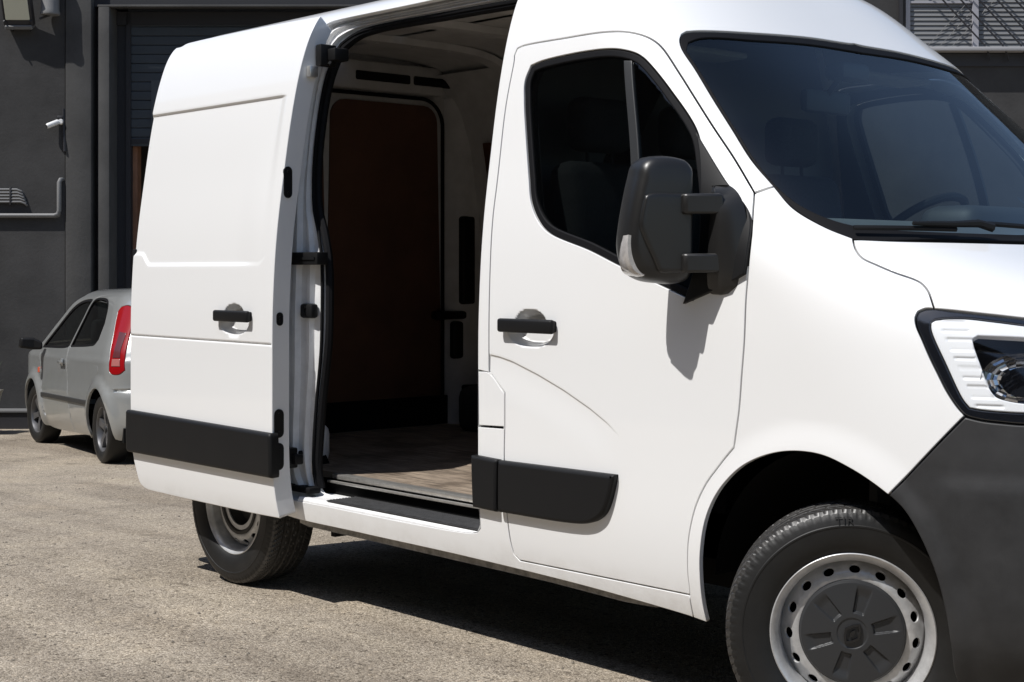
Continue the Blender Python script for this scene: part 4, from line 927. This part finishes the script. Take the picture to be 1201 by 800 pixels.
def make_wheel(name='wheel', hub=True):
    E = empty(name)
    v, f = tyre_mesh(); o = mesh_obj('tyre', v, f, TYRE, E, 28); o.data.materials.append(TREAD)
    for p in o.data.polygons:
        c_ = p.center
        if abs(c_.y) < .0975 and math.hypot(c_.x, c_.z) > .30: p.material_index = 1
    fixn(o)
    m = MB(); m.lathe([(.205,.06),(.190,.05),(.186,0),(.1935,-.022),(.196,-.045),(.1965,-.072),(.200,-.082),(.206,-.088),(.212,-.094),(.2185,-.097),(.2215,-.095),(.222,-.089),(.217,-.085),(.212,-.08)], 96)
    o = m.build('rim', STEEL, E, 40); fixn(o)
    holes = [circ(1, 16, (.1715*math.cos(a), .1715*math.sin(a)), 0, .0105, .0150, a) for a in np.arange(15)*2*PI/15+PI/2+.13]
    d = panel('wheel_disc', circ(.1945, 120), disc_plane, STEEL, E, holes=holes+[circ(.10, 60)], step=.009, ds=.004, inset=0, depth=.004, bevel=.0012, raw=True)
    m = MB(); m.lathe([(.19,-.004),(.05,-.004)], 48); m.build('brake_drum', DARK, E, 40)
    # hub cap with pockets
    NR, NA = 84, 480; f = []
    r, a = np.meshgrid(.1435*np.arange(NR+1)/NR, 2*PI*np.arange(NA)/NA, indexing='ij')
    y = -.083+.32*r*r+.012*sstep(.136,.1435,r)+.0025*(1-sstep(.039,.0425,r))
    am = ((a+PI/6) % (PI/3))-PI/6; w = np.abs(am)*r      # pocket on each arm, running out towards the edge
    am2 = (a % (PI/3))-PI/6; w2 = np.abs(am2)*r
    wl = .011+.10*np.clip(r-.056,0,1); p1 = sstep(.055,.061,r)*(1-sstep(.100,.134,r))*(1-sstep(wl,wl+.005,w))
    p2 = sstep(.078,.083,r)*(1-sstep(.100,.128,r))*(1-sstep(.006,.010,w2))
    y = y+.0075*p1
    v = np.stack([r*np.cos(a), y, r*np.sin(a)], -1).reshape(-1,3)
    for i in range(NR):
        for k in range(NA):
            f.append((i*NA+k, i*NA+(k+1) % NA, (i+1)*NA+(k+1) % NA, (i+1)*NA+k))
    o = mesh_obj('hub_cap', v, f, CAP, E, 40); fixn(o)
    m = MB(); rot = .42      # diamond emblem
    def dia(a, b, rot): 
        P_ = [(0,b),(-a*.55,b*.60),(-a,0),(-a*.55,-b*.6),(0,-b),(a*.55,-b*.6),(a,0),(a*.55,b*.6)]
        return [(p*math.cos(rot)-q*math.sin(rot), p*math.sin(rot)+q*math.cos(rot)) for p, q in P_]
    oo = dia(.024,.034,-.9); ii = dia(.0175,.026,-.9); i2 = dia(.006,.013,-.9)
    m.loft([[(p,-.080,q) for p,q in oo],[(p,-.0875,q) for p,q in oo],[(p,-.0875,q) for p,q in ii],[(p,-.080,q) for p,q in ii]])
    m.loft([[(p,-.080,q) for p,q in i2],[(p,-.0865,q) for p,q in i2]], True, False, True)
    o = m.build('emblem', mat('emblem_black', (.008,.008,.009), .25), E, 20); fixn(o)
    return E
def raised_text(txt, r, a_mid, parent, size=.026, y=-.1150):
    cu_ = bpy.data.curves.new('t', 'FONT'); cu_.body = txt; cu_.size = size; cu_.align_x = 'CENTER'; cu_.extrude = .0005; cu_.space_character = 1.15
    to = bpy.data.objects.new('t', cu_); COL.objects.link(to); bpy.context.view_layer.update()
    dg = bpy.context.evaluated_depsgraph_get(); me = bpy.data.meshes.new_from_object(to.evaluated_get(dg)); bpy.data.objects.remove(to)
    for vtx in me.vertices:
        x, z, h = vtx.co; a = a_mid-x/r; rr = r+z; vtx.co = (rr*math.cos(a), y-h+.25*max(0, rr-.305), rr*math.sin(a))
    me.materials.clear(); me.materials.append(TYRE); o = bpy.data.objects.new('sidewall_lettering', me); link(o, parent); return o
def copy_tree(o, parent=None):
    c = o.copy(); COL.objects.link(c); c.parent = parent
    for ch in list(o.children): copy_tree(ch, c)
    return c
STEER = math.radians(37)
wfr = make_wheel()
raised_text('TIR', .302, PI/2-.18, wfr, .029)
def put_wheel(w, loc, rz, ry):
    w.location = loc; w.rotation_euler = (0, ry, rz); adopt(w, VAN)
wheels = [(wfr, (-.058,.135,.343), STEER, -.25)]
for loc, rz, ry in (((-3.185,.155,.343),0,.5),((-.058,2*YC-.135,.343),PI+STEER,1.),((-3.185,2*YC-.155,.343),PI,2.)):
    w_ = copy_tree(wfr); wheels.append((w_, loc, rz, ry))
    if loc[0] < -1:                       # no caps on the rear wheels
        for ch in list(w_.children):
            if ch.name.startswith(('hub_cap','emblem')): bpy.data.objects.remove(ch)
        m = MB(); m.lathe([(0,-.030),(.035,-.030),(.04,-.015),(.085,-.012),(.118,-.058),(.126,-.068),(.138,-.0685),(.140,-.060)], 48); fixn(m.build('hub', mat('hub_iron', (.03,.028,.026), .6), w_, 40))
for w, loc, rz, ry in wheels: put_wheel(w, loc, rz, ry)
# ================================================================== WORKSHOP FACADE
WD = 17.4; WK = WD/1806
org = CAM+FWD*WD
WGZ = ground_z(WD)
BLD = tag(empty('workshop_building', (org.x, org.y, 0), (0,0,YAW)), 'dark grey rendered workshop with a half-raised roller shutter behind the van', 'building')
def fx(px): return (px-600)*WK
def fz(py): return 1.327+(318-py)*WK
def render_mat(name, col):
    m = mat(name, col, .92, var=.26, vscale=1.1, bump=.22, bscale=30, spec=.12); return m
WALL = render_mat('dark_render', (.058,.057,.057)); WALL2 = render_mat('dark_render_pier', (.078,.077,.076))
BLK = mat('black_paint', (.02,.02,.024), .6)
def bbox(name, x0, x1, y0, y1, z0, z1, material, par=BLD, r=0):
    m = MB()
    if r: m.rbox((x0,y0,z0),(x1,y1,z1),r,2)
    else: m.box((x0,y0,z0),(x1,y1,z1))
    return m.build(name, material, par)
ZB = WGZ-.4; ZT = 7.6
bbox('wall', -34, fx(75.6), 0, .5, ZB, ZT, WALL)
bbox('pier', fx(76.6), fx(107), -.02, .5, ZB, ZT, WALL2, r=.012)
bbox('recess_shadow', fx(106), fx(116), .22, .5, ZB, ZT, BLK)  # recess coloured black for the shadow the pier throws into it
bbox('door_post', fx(115), fx(128), -.012, .5, ZB, fz(6), WALL2, r=.01)
bbox('door_post', fx(470), fx(486), -.012, .5, ZB, fz(6), WALL2, r=.01)
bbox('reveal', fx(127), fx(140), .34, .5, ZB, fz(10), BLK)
bbox('wall', fx(486)+.002, 34, 0, .5, ZB, fz(62), WALL)      # right of the doorway, below the window band
bbox('wall', fx(486)+.002, fx(1062), .0, .5, fz(62)+.002, ZT, WALL)
bbox('wall', fx(1290), 34, .0, .5, fz(62)+.002, ZT, WALL)
bbox('wall', fx(1062)+.002, fx(1290)-.002, 0, .5, fz(-60), ZT, WALL)
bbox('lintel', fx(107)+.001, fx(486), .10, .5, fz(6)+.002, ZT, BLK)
bbox('lintel_edge', fx(115)-.01, fx(486), -.014, .10, fz(8.4), fz(5.6), WALL2, r=.008)
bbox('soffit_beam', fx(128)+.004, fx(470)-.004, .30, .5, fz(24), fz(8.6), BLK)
SH = mat('shutter_steel', (.040,.050,.062), .5, var=.12, vscale=4)
shz = fz(160); n = 0; z = fz(24)+.3
sl_h = .106
while z > shz+.01:
    m = MB(); a = z-sl_h+.002
    m.prism([(.338,a),(.332,a+.006),(.330,a+.05),(.331,z-.008),(.336,z-.003),(.365,z-.003),(.365,a)], lambda y,zz: (fx(141),y,zz), lambda y,zz: (fx(468),y,zz))
    fixn(m.build('shutter_slat', SH, BLD, 30)); z -= sl_h
bbox('shutter_bottom_rail', fx(141), fx(468), .32, .37, shz-.055, shz-.0, BLK)
bbox('shutter_guide', fx(139.5), fx(145), .30, .40, ZB, fz(10), BLK)
# inside of the doorway
BR = mat('brown_boarding', (.24,.115,.065), .7, var=.3, vscale=3)
bbox('inner_post', fx(141), fx(150), .42, .60, ZB, fz(150), BR)
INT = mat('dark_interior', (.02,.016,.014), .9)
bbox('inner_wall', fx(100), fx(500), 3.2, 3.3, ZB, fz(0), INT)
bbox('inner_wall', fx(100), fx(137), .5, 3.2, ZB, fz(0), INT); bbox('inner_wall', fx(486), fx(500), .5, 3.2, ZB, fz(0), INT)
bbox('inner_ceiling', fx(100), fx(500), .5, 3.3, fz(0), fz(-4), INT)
# small light sign panel hanging on the shutter
SG = mat('pale_film', (.062,.072,.082), .4)
bbox('notice_film', fx(169), fx(200), .318, .322, fz(159), fz(90), SG)
# first-floor window with louvre blind, frame and diagonal guard bars
FR = mat('window_frame_paint', (.34,.34,.37), .6)
WIN = empty('window', (0,0,0), parent=BLD)
bbox('frame', fx(1062), fx(1067), .0, .14, fz(58), fz(-40), FR, WIN); bbox('frame', fx(1140.5), fx(1147), -.01, .14, fz(57), fz(-40), FR, WIN)
bbox('frame', fx(1067), fx(1140), .01, .13, fz(3.5), fz(1.0), FR, WIN)
bbox('sill', fx(1062)-.03, fx(1290), -.16, .14, fz(62), fz(57), mat('sill_paint', (.30,.30,.31), .7), WIN, r=.01)
bbox('head_band', fx(1147)+.001, fx(1290), .06, .12, fz(1.5), fz(-4), FR, WIN)
LV = mat('louvre', (.17,.172,.175), .6)
for k in range(24):
    z0 = fz(56)+k*.052
    m = MB(); m.prism([(.030,z0),(.044,z0+.048),(.050,z0+.048),(.036,z0)], lambda y,zz: (fx(1066),y,zz), lambda y,zz: (fx(1290),y,zz)); m.build('louvre_slat', LV, WIN, 20)
bbox('backing', fx(1063), fx(1290), .26, .30, fz(61), fz(-58), INT, WIN)
for k in range(7):
    x0 = fx(1153)+k*.205; m = MB(); L_ = 1.1
    m.tube([(x0-L_*.72,-.06,fz(57)+L_*.80),(x0-.02,-.09,fz(57)+.03),(x0+.02,-.10,fz(63)),(x0+.055,-.08,fz(72))], .010, 6); m.build('guard_bar', BLK, WIN, 50)
for k in range(3):
    x0 = fx(1085)+k*.14; m = MB(); m.tube([(x0,.02,fz(57)),(x0+.75,.02,fz(57)+.82)], .0032, 5); m.build('guard_wire', mat('grey_wire',(.12,.12,.125),.6), WIN, 50)
bbox('downpipe', fx(1053), fx(1057), -.06, 0, fz(30), ZT, BLK)
bbox('sill_shadow', fx(1040), fx(1300), -.02, 0, fz(78), fz(63), BLK)  # flat black strip standing for the shadow beneath the sill
# flood lamp
FL = tag(empty('flood_lamp', (org.x, org.y, 0), (0,0,YAW)), 'square floodlight with pale lens bracketed high on dark wall', 'lamp')
T_ = Matrix.Translation((fx(25), -.16, fz(8)))@Matrix.Rotation(.42,4,'X')
m = MB(); m.rbox((-.165,-.05,-.24),(.165,.05,.30),.012,2,T_); m.build('casing', BLK, FL)
m = MB(); m.rbox((-.135,-.056,-.165),(.135,-.048,.27),.004,1,T_); m.build('lens', mat('lamp_diffuser', (.62,.62,.50), .4), FL)
m = MB(); m.rbox((-.155,-.07,-.275),(.155,.06,-.225),.01,1,T_); m.build('visor', mat('lamp_grey', (.12,.12,.12), .5), FL)
m = MB()
for s in (-1,1): m.tube([(fx(25)+s*.15,-.16,fz(27)),(fx(25)+s*.10,-.03,fz(36)),(fx(25)+s*.10,.005,fz(36))], .012, 6)
m.build('bracket', BLK, FL)
WLMP = tag(empty('wall_lantern', (org.x, org.y, 0), (0,0,YAW)), 'grey tapering drum lamp on wall beside the floodlight', 'lamp')
m = MB(); m.lathe([(0,.0),(.105,.0),(.11,.02),(.10,.05),(.094,.5),(0,.5)], 24, 'z', (fx(62),-.115,fz(19.5))); m.build('shade', mat('lantern_grey', (.17,.17,.17), .6), WLMP, 40)
m = MB(); m.tube([(fx(50),-.12,fz(24)),(fx(58),-.08,fz(20)),(fx(66),.005,fz(14))],.014,6); m.build('stay', BLK, WLMP)
# security camera
SC = tag(empty('security_camera', (org.x, org.y, 0), (0,0,YAW)), 'small white security camera on the wall edge', 'camera')
CW = mat('camera_white', (.75,.75,.74), .4)
m = MB(); T_ = Matrix.Translation((fx(63.5),-.065,fz(146)))@Matrix.Rotation(.55,4,'Z')@Matrix.Rotation(-.42,4,'Y'); 
m.lathe([(0,-.075),(.026,-.075),(.03,-.06),(.03,.06),(.022,.075),(0,.075)],16,'x'); m.v = [(T_@Vector(p))[:] for p in m.v]; m.build('body', CW, SC, 40)
m = MB(); m.lathe([(0,-.078),(.02,-.078),(.02,-.070)],14,'x'); m.v = [(T_@Vector(p))[:] for p in m.v]; m.build('lens', BLK, SC)
m = MB(); m.lathe([(0,-.045),(.025,-.045),(.035,-.01),(.035,0)],16,'y',(fx(71.5),0,fz(143))); m.tube([(fx(70.5),-.04,fz(143.5)),(fx(65),-.062,fz(145))],.014,8); m.build('mount', CW, SC, 40)
m = MB(); m.rbox((fx(67),-.03,fz(139.5)),(fx(74),0,fz(136)),.006); m.tube([(fx(74.5),-.01,fz(128)),(fx(74.5),-.01,fz(155)),(fx(75.6),-.02,fz(165)),(fx(76.5),-.03,fz(178))],.016,6); m.build('cable', BLK, SC)
# conduits
CD = mat('conduit_grey', (.16,.16,.16), .55)
cp = tag(MB().tube([(-12,-.035,fz(253)),(fx(64),-.035,fz(253)),(fx(68.5),-.035,fz(251.5)),(fx(70),-.035,fz(247)),(fx(70),-.035,fz(214)),(fx(71.5),-.03,fz(211)),(fx(72),.02,fz(210.5))], .026, 10).build('conduit_pipe', CD, None, 50), 'grey conduit pipe running along wall and turning up at the end', 'pipe')
cp.location = (org.x, org.y, 0); cp.rotation_euler = (0,0,YAW)
PB = tag(empty('pipe_bundle', (org.x, org.y, 0), (0,0,YAW)), 'short bundle of thin parallel pipes clipped to dark wall', 'pipes')
for k in range(5):
    m = MB(); zz = fz(222.5+k*3.6); e_ = fx(20+1.2*k); m.tube([(-9,-.03,zz),(e_,-.03,zz),(e_+.05,-.028,zz-.02),(e_+.06,.01,zz-.04)], .014, 8); m.build('pipe', CD, PB, 50)
m = MB(); m.rbox((fx(12),-.05,fz(241)),(fx(14),0,fz(220)),.004); m.build('clip', BLK, PB)
bbox('plinth', fx(-120), fx(72), -.28, -.001, ZB, fz(481), BLK)
bbox('plinth_cap', fx(-120), fx(72), -.30, -.002, fz(481)+.001, fz(479), mat('cap_grey', (.13,.13,.13), .8))
# stone planter at the wall foot
PLN = tag(empty('planter', (org.x, org.y, 0), (0,0,YAW)), 'pale tapered concrete planter standing at the foot of the wall', 'planter')
m = MB(); zp = ground_z(WD-1.2)
m.loft([[(fx(-3)+s*a,-.95+s*b,zp+h) for a,b in ((-1,-1),(1,-1),(1,1),(-1,1))] for h,s in ((0,.20),(.40,.27),(.44,.285),(.44,.25),(.36,.24))], True, True, True); fixn(m.build('tub', mat('planter_concrete', (.42,.40,.33), .85, var=.2, vscale=9), PLN, 20))
m = MB()
for k in range(60):
    a = random.random()*6.28; r = random.random()*.2; h = .15+.25*random.random(); c = Vector((fx(-3)+r*math.cos(a), -.95+r*math.sin(a), zp+.36)); t = c+Vector((.22*math.cos(a), .22*math.sin(a), h))
    s = Vector((-math.sin(a), math.cos(a), 0))*.02; md = (c+t)/2+Vector((0,0,.05)); m.add([c[:], (md+s)[:], t[:], (md-s)[:]], [(0,1,2,3)])
m.build('plant', mat('plant_leaf', (.03,.045,.02), .6), PLN)
# ---- the other side of the yard (seen mirrored in the glass)
YB = tag(empty('yard_building', (-14,-17,0)), 'long dark brick warehouse facing the van across the yard', 'building')
m = MB(); m.box((-30,-8,-1),(34,0,15.6)); m.build('wall', mat('old_brick', (.085,.065,.055), .9, var=.3, vscale=2), YB)
m = MB(); m.box((-30.3,-8.3,15.6),(34.3,.3,16.0)); m.build('parapet', mat('coping', (.12,.12,.12), .9), YB)

# ================================================================== SILVER HATCHBACK
CCT = [(.18,.18,.07,.10,.50,3.0),(.30,.30,.02,.10,.585,3.0),(.45,.45,.002,.10,.615,3.0),(.58,.58,.0,.10,.61,3.0),(.64,.64,.006,.08,.575,3.0),(.80,.80,.008,.05,.555,3.2),
       (.93,.93,.028,.0,.52,3.2),(1.05,1.06,.075,-.06,.455,3.2),(1.20,1.245,.150,-.18,.365,3.2),(1.32,1.395,.215,-.30,.27,3.2),(1.40,1.455,.280,-.42,.18,3.0),(1.50,1.495,.40,-.6,.06,2.8),(1.90,1.515,.84,-1.2,-.5,2.4)]
SC_ = Surf(CCT, .84, -3.5, 1.6, (12,8))
def car_s(u, v):
    p = SC_(u, v).copy(); u = np.asarray(u); q = np.clip((-2.62-u)/.70, 0, 1.1); p[...,1] += .34*q**2.4
    b = np.clip((-.2-u)/2.6, 0, 1); return p
REARC = (CAM+FWD*13.1+RGT*(-3.52)); HEAD = math.radians(-60.5)+YAW
CAR = tag(empty('hatchback_car', (REARC.x, REARC.y, ground_z(13.1))), 'silver three-door hatchback parked against the dark workshop wall', 'car')
tilt = math.atan2(ground_z(13.1)-ground_z(15.3), 2.486)
CAR.rotation_euler = (0, -tilt*.95, HEAD)
def cpan(name, ol, material, par=CAR, **k):
    k.setdefault('step', .05); return panel(name, ol, car_s, material, par, **k)
def arc(cx, cz, r, a0, a1, n): return [(cx+r*math.cos(a), cz+r*math.sin(a)) for a in np.linspace(a0, a1, n)]
UE = SC_.uend
CC = [(UE(v), v) for v in np.linspace(.24, 1.88, 26)]
cbody = [(-3.22,.24),(-2.86,.22)]+arc(-2.486,.30,.335,PI*1.06,-.06*PI,13)+[(-2.1,.20),(-.36,.20)]+arc(0,.30,.335,PI*1.06,-.06*PI,13)+[(.42,.22)]+CC+[(-1.35,1.88),(-1.42,1.52),(-1.46,1.375),(-1.70,1.285),(-2.05,1.12),(-2.36,.965),(-2.62,.92),(-2.92,.86),(-3.12,.79),(-3.24,.68),(-3.27,.5)]
CWIN = [(-2.22,.945),(-1.22,.965),(-1.17,.98),(-1.00,1.315),(-1.03,1.33),(-1.35,1.322),(-1.66,1.245),(-1.95,1.105),(-2.18,.98)]
CWQ = [(-1.135,.968),(-.46,.985),(-.30,1.0),(-.235,1.04),(-.24,1.15),(-.34,1.265),(-.50,1.325),(-.93,1.335),(-.965,1.31)]
TLT = [(.02,1.265),(.10,1.275),(.22,1.25),(.32,1.10),(.40,.95),(.45,.80),(.40,.765),(.31,.765),(.27,.79),(.24,.90),(.155,1.05),(.045,1.18),(.0,1.235)]
RWIN = [(.62,.98),(UE(.98),.98),(UE(1.15),1.15),(UE(1.31),1.31),(.55,1.30),(.50,1.27),(.56,1.1)]
def cdisp(u, v):
    u = np.asarray(u, float); v = np.asarray(v, float); o = 0
    for cx in (0, -2.486):
        r = np.hypot(u-cx, v-.30); o = o+.028*(1-sstep(.36, .46, r))
    # door shut lines
    for (x0, z0, x1, z1) in ((-1.17,.96,-1.00,.22),(-2.24,.94,-2.05,.30)):
        x = x0+(x1-x0)*np.clip((z0-v)/(z0-z1), 0, 1); o = o-.012*(1-sstep(.004, .012, np.abs(u-x)))*(v < z0)*(v > z1)
    o = o-.012*(1-sstep(.004, .012, np.abs(v-.625-.02*u)))*(u > .36)+.006*np.exp(-((v-.86)/.03)**2)
    return o
ex = []
for u in np.arange(.36, 1.4, .03): ex += [(u, .625+.02*u+d) for d in (-.02,-.011,-.005,0,.005,.011,.02)]
for (x0, z0, x1, z1) in ((-1.17,.96,-1.00,.22),(-2.24,.94,-2.05,.30)):
    for z in np.arange(z1, z0, .04):
        x = x0+(x1-x0)*(z0-z)/(z0-z1); ex += [(x+d, z) for d in (-.02,-.012,-.006,0,.006,.012,.02)]
for mi in (None, .84):
    cpan('body_side', cbody, SILVER, holes=[CWIN, CWQ, TLT], mirror=mi, centre=UE, disp=cdisp, extra=ex if mi is None else None, depth=.02, bevel=.003, step=.045, ds=.02, inset=.001)
    for nm, w in (('door_window', CWIN), ('quarter_window', CWQ), ('rear_window', RWIN)):
        cpan(nm, w, CARGLASS, mirror=mi, lift=.004 if nm == 'rear_window' else -.012, rim=nm == 'rear_window', inset=-.004, centre=UE)
    cpan('window_rubber', CWIN, RUBBER, holes=[inset_poly(spline(CWIN,.03),.022)], mirror=mi, lift=-.004, inset=.001)
    cpan('window_rubber', CWQ, RUBBER, holes=[inset_poly(spline(CWQ,.03),.018)], mirror=mi, lift=-.004, inset=.001)
    T = cpan('tail_light', TLT, RED, mirror=mi, lift=.004, inset=.002, depth=.03, bevel=.006)
    cpan('lens_insert', [(.205,1.10),(.295,1.09),(.35,.95),(.375,.90),(.285,.90),(.255,1.0)], mat('smoked_lens', (.10,.025,.028), .2, coat=.2), T, mirror=mi, lift=.008, depth=.01, bevel=.002)
    cpan('lens_insert', [(.285,.895),(.375,.895),(.40,.83),(.30,.83)], mat('clear_insert', (.34,.12,.11), .2, coat=.2), T, mirror=mi, lift=.008, depth=.01, bevel=.002)
    cpan('side_moulding', [(-2.12,.475),(-.37,.475),(-.36,.52),(-2.11,.52)], mat('car_moulding', (.025,.025,.025), .5), mirror=mi, lift=.014, depth=.02, bevel=.006)
    cpan('side_repeater', [(-2.30,.70),(-2.22,.70),(-2.235,.76),(-2.30,.75)], mat('amber_lens', (.6,.12,.06), .2), mirror=mi, lift=.004, depth=.01, bevel=.002)
    m = MB(); y0 = -.045
    m.loft([[(x,y,z) for x,y,z in r_] for r_ in ([(-2.13,-.005,.93),(-2.02,-.005,.93),(-2.02,-.005,1.0),(-2.13,-.005,1.0)],[(-2.18,-.08,.93),(-2.06,-.08,.93),(-2.06,-.08,1.045),(-2.17,-.08,1.045)],[(-2.17,-.21,.95),(-2.07,-.21,.95),(-2.07,-.20,1.05),(-2.16,-.20,1.05)])], True, True, True)
    if mi: m.v = [(a,1.68-b,c) for a,b,c in m.v]
    o = m.build('wing_mirror', BLACK, CAR, 20); fixn(o); bv = o.modifiers.new('b','BEVEL'); bv.width = .02; bv.segments = 3
    m = MB(); m.rbox((-1.36,-.030,.815),(-1.18,-.008,.845),.01,2); m.rbox((-1.30,-.016,.795),(-1.22,.004,.865),.02,2)
    if mi: m.v = [(a,1.68-b,c) for a,b,c in m.v]; m.f = [q[::-1] for q in m.f]
    m.build('door_handle', SILVER, CAR, 40)
# filler flap, left side
cpan('filler_flap', circ(.075, 20, (-.10,.80)), SILVER, lift=.003, depth=.006, bevel=.002)
# roof front strip, screen, bonnet, nose bridging the two sides
front = spline([(-1.35,1.88),(-1.42,1.52),(-1.46,1.375),(-1.70,1.285),(-2.05,1.12),(-2.36,.965),(-2.62,.92),(-2.92,.86),(-3.12,.79),(-3.24,.68),(-3.27,.5),(-3.22,.24)], .06, closed=False)
pf = car_s(front[:,0], front[:,1])
def bridge(i0, i1, name, material, crown, fwd):
    rings = []
    for p in pf[i0:i1+1]:
        r_ = []
        for t in np.linspace(0,1,13):
            w = math.sin(PI*t); y = p[1]+(1.68-2*p[1])*t; r_.append((p[0]-fwd*w*min(1,(.84-p[1])*1.6), y, p[2]+crown*w*min(1,(.84-p[1])*1.6)))
        rings.append(r_)
    m = MB(); m.loft(rings, False); o = m.build(name, material, CAR, 180); fixn(o)
ia = int(np.argmin(np.abs(front[:,0]+1.47)+np.abs(front[:,1]-1.37))); ib = int(np.argmin(np.abs(front[:,0]+2.36))); ic = int(np.argmin(np.abs(front[:,0]+3.12)))
bridge(0, ia, 'roof_edge', SILVER, .012, .02); bridge(ia, ib, 'front_screen', CARGLASS, .03, .16); bridge(ib, ic, 'bonnet', SILVER, .05, .12); bridge(ic, len(pf)-1, 'nose', SILVER, .0, .14)
m = MB(); m.box((-3.1,.1,.2),(.45,1.58,.32)); m.build('underbody', DARK, CAR)
m = MB(); m.rbox((-2.3,.12,.5),(-.2,1.56,.86),.05); m.rbox((-1.25,.25,.8),(-1.05,.72,1.22),.05); m.rbox((-1.25,.95,.8),(-1.05,1.42,1.22),.05); m.build('cabin', mat('car_cabin', (.02,.02,.022), .8), CAR)
for cx in (0,-2.486):
    for s in (0,1):
        m = MB(); A = np.linspace(-.1,PI+.1,16); yy = (.05,.32) if s == 0 else (1.63,1.36)
        m.loft([[(cx+.345*math.cos(a), y, .30+.345*math.sin(a)) for a in A] for y in yy], False); n = len(A)
        m.add([(cx+.345*math.cos(a), yy[1], .30+.345*math.sin(a)) for a in A]+[(cx,yy[1],.2)], [(i,i+1,n) for i in range(n-1)]); m.build('arch_liner', DARK, CAR)
def car_wheel():
    E = empty('wheel')
    m = MB(); m.lathe([(.185,-.07),(.20,-.085),(.24,-.096),(.268,-.094),(.283,-.082),(.288,-.06),(.289,0),(.288,.06),(.283,.082),(.268,.094),(.24,.096),(.20,.085),(.185,.07)], 64); fixn(m.build('tyre', TYRE, E, 40))
    m = MB(); m.lathe([(.175,.07),(.165,.0),(.178,-.06),(.186,-.078),(.192,-.080),(.192,-.072)], 48); fixn(m.build('rim', mat('car_alloy', (.13,.13,.135), .4, metal=.6), E, 40))
    for k in range(5):
        a = 2*PI*k/5+.3; m = MB(); d = Vector((math.cos(a),0,math.sin(a))); s = Vector((-math.sin(a),0,math.cos(a)))
        ring = lambda r, w, y0, y1: [(d*r+s*w+Vector((0,y0,0)))[:], (d*r-s*w+Vector((0,y0,0)))[:], (d*r-s*w+Vector((0,y1,0)))[:], (d*r+s*w+Vector((0,y1,0)))[:]]
        m.loft([ring(.02,.030,-.045,-.01), ring(.09,.024,-.058,-.02), ring(.176,.036,-.062,-.03)], True, True, True); fixn(m.build('spoke', MATS['car_alloy'], E, 30))
    m = MB(); m.lathe([(0,-.060),(.028,-.060),(.032,-.045),(.032,-.02)], 20); fixn(m.build('hub', CAP, E, 40))
    m = MB(); m.lathe([(0,.0),(.17,.0)], 32); m.build('brake', DARK, E)
    return E
cw = car_wheel()
for i, (x, y, rz) in enumerate(((0,.115,0),(-2.486,.115,.10),(0,1.565,PI),(-2.486,1.565,PI+.10))):
    w = cw if i == 0 else copy_tree(cw)
    w.location = (x,y,.288); w.rotation_euler = (0,.7*i,rz); w.parent = CAR
bpy.context.view_layer.update()
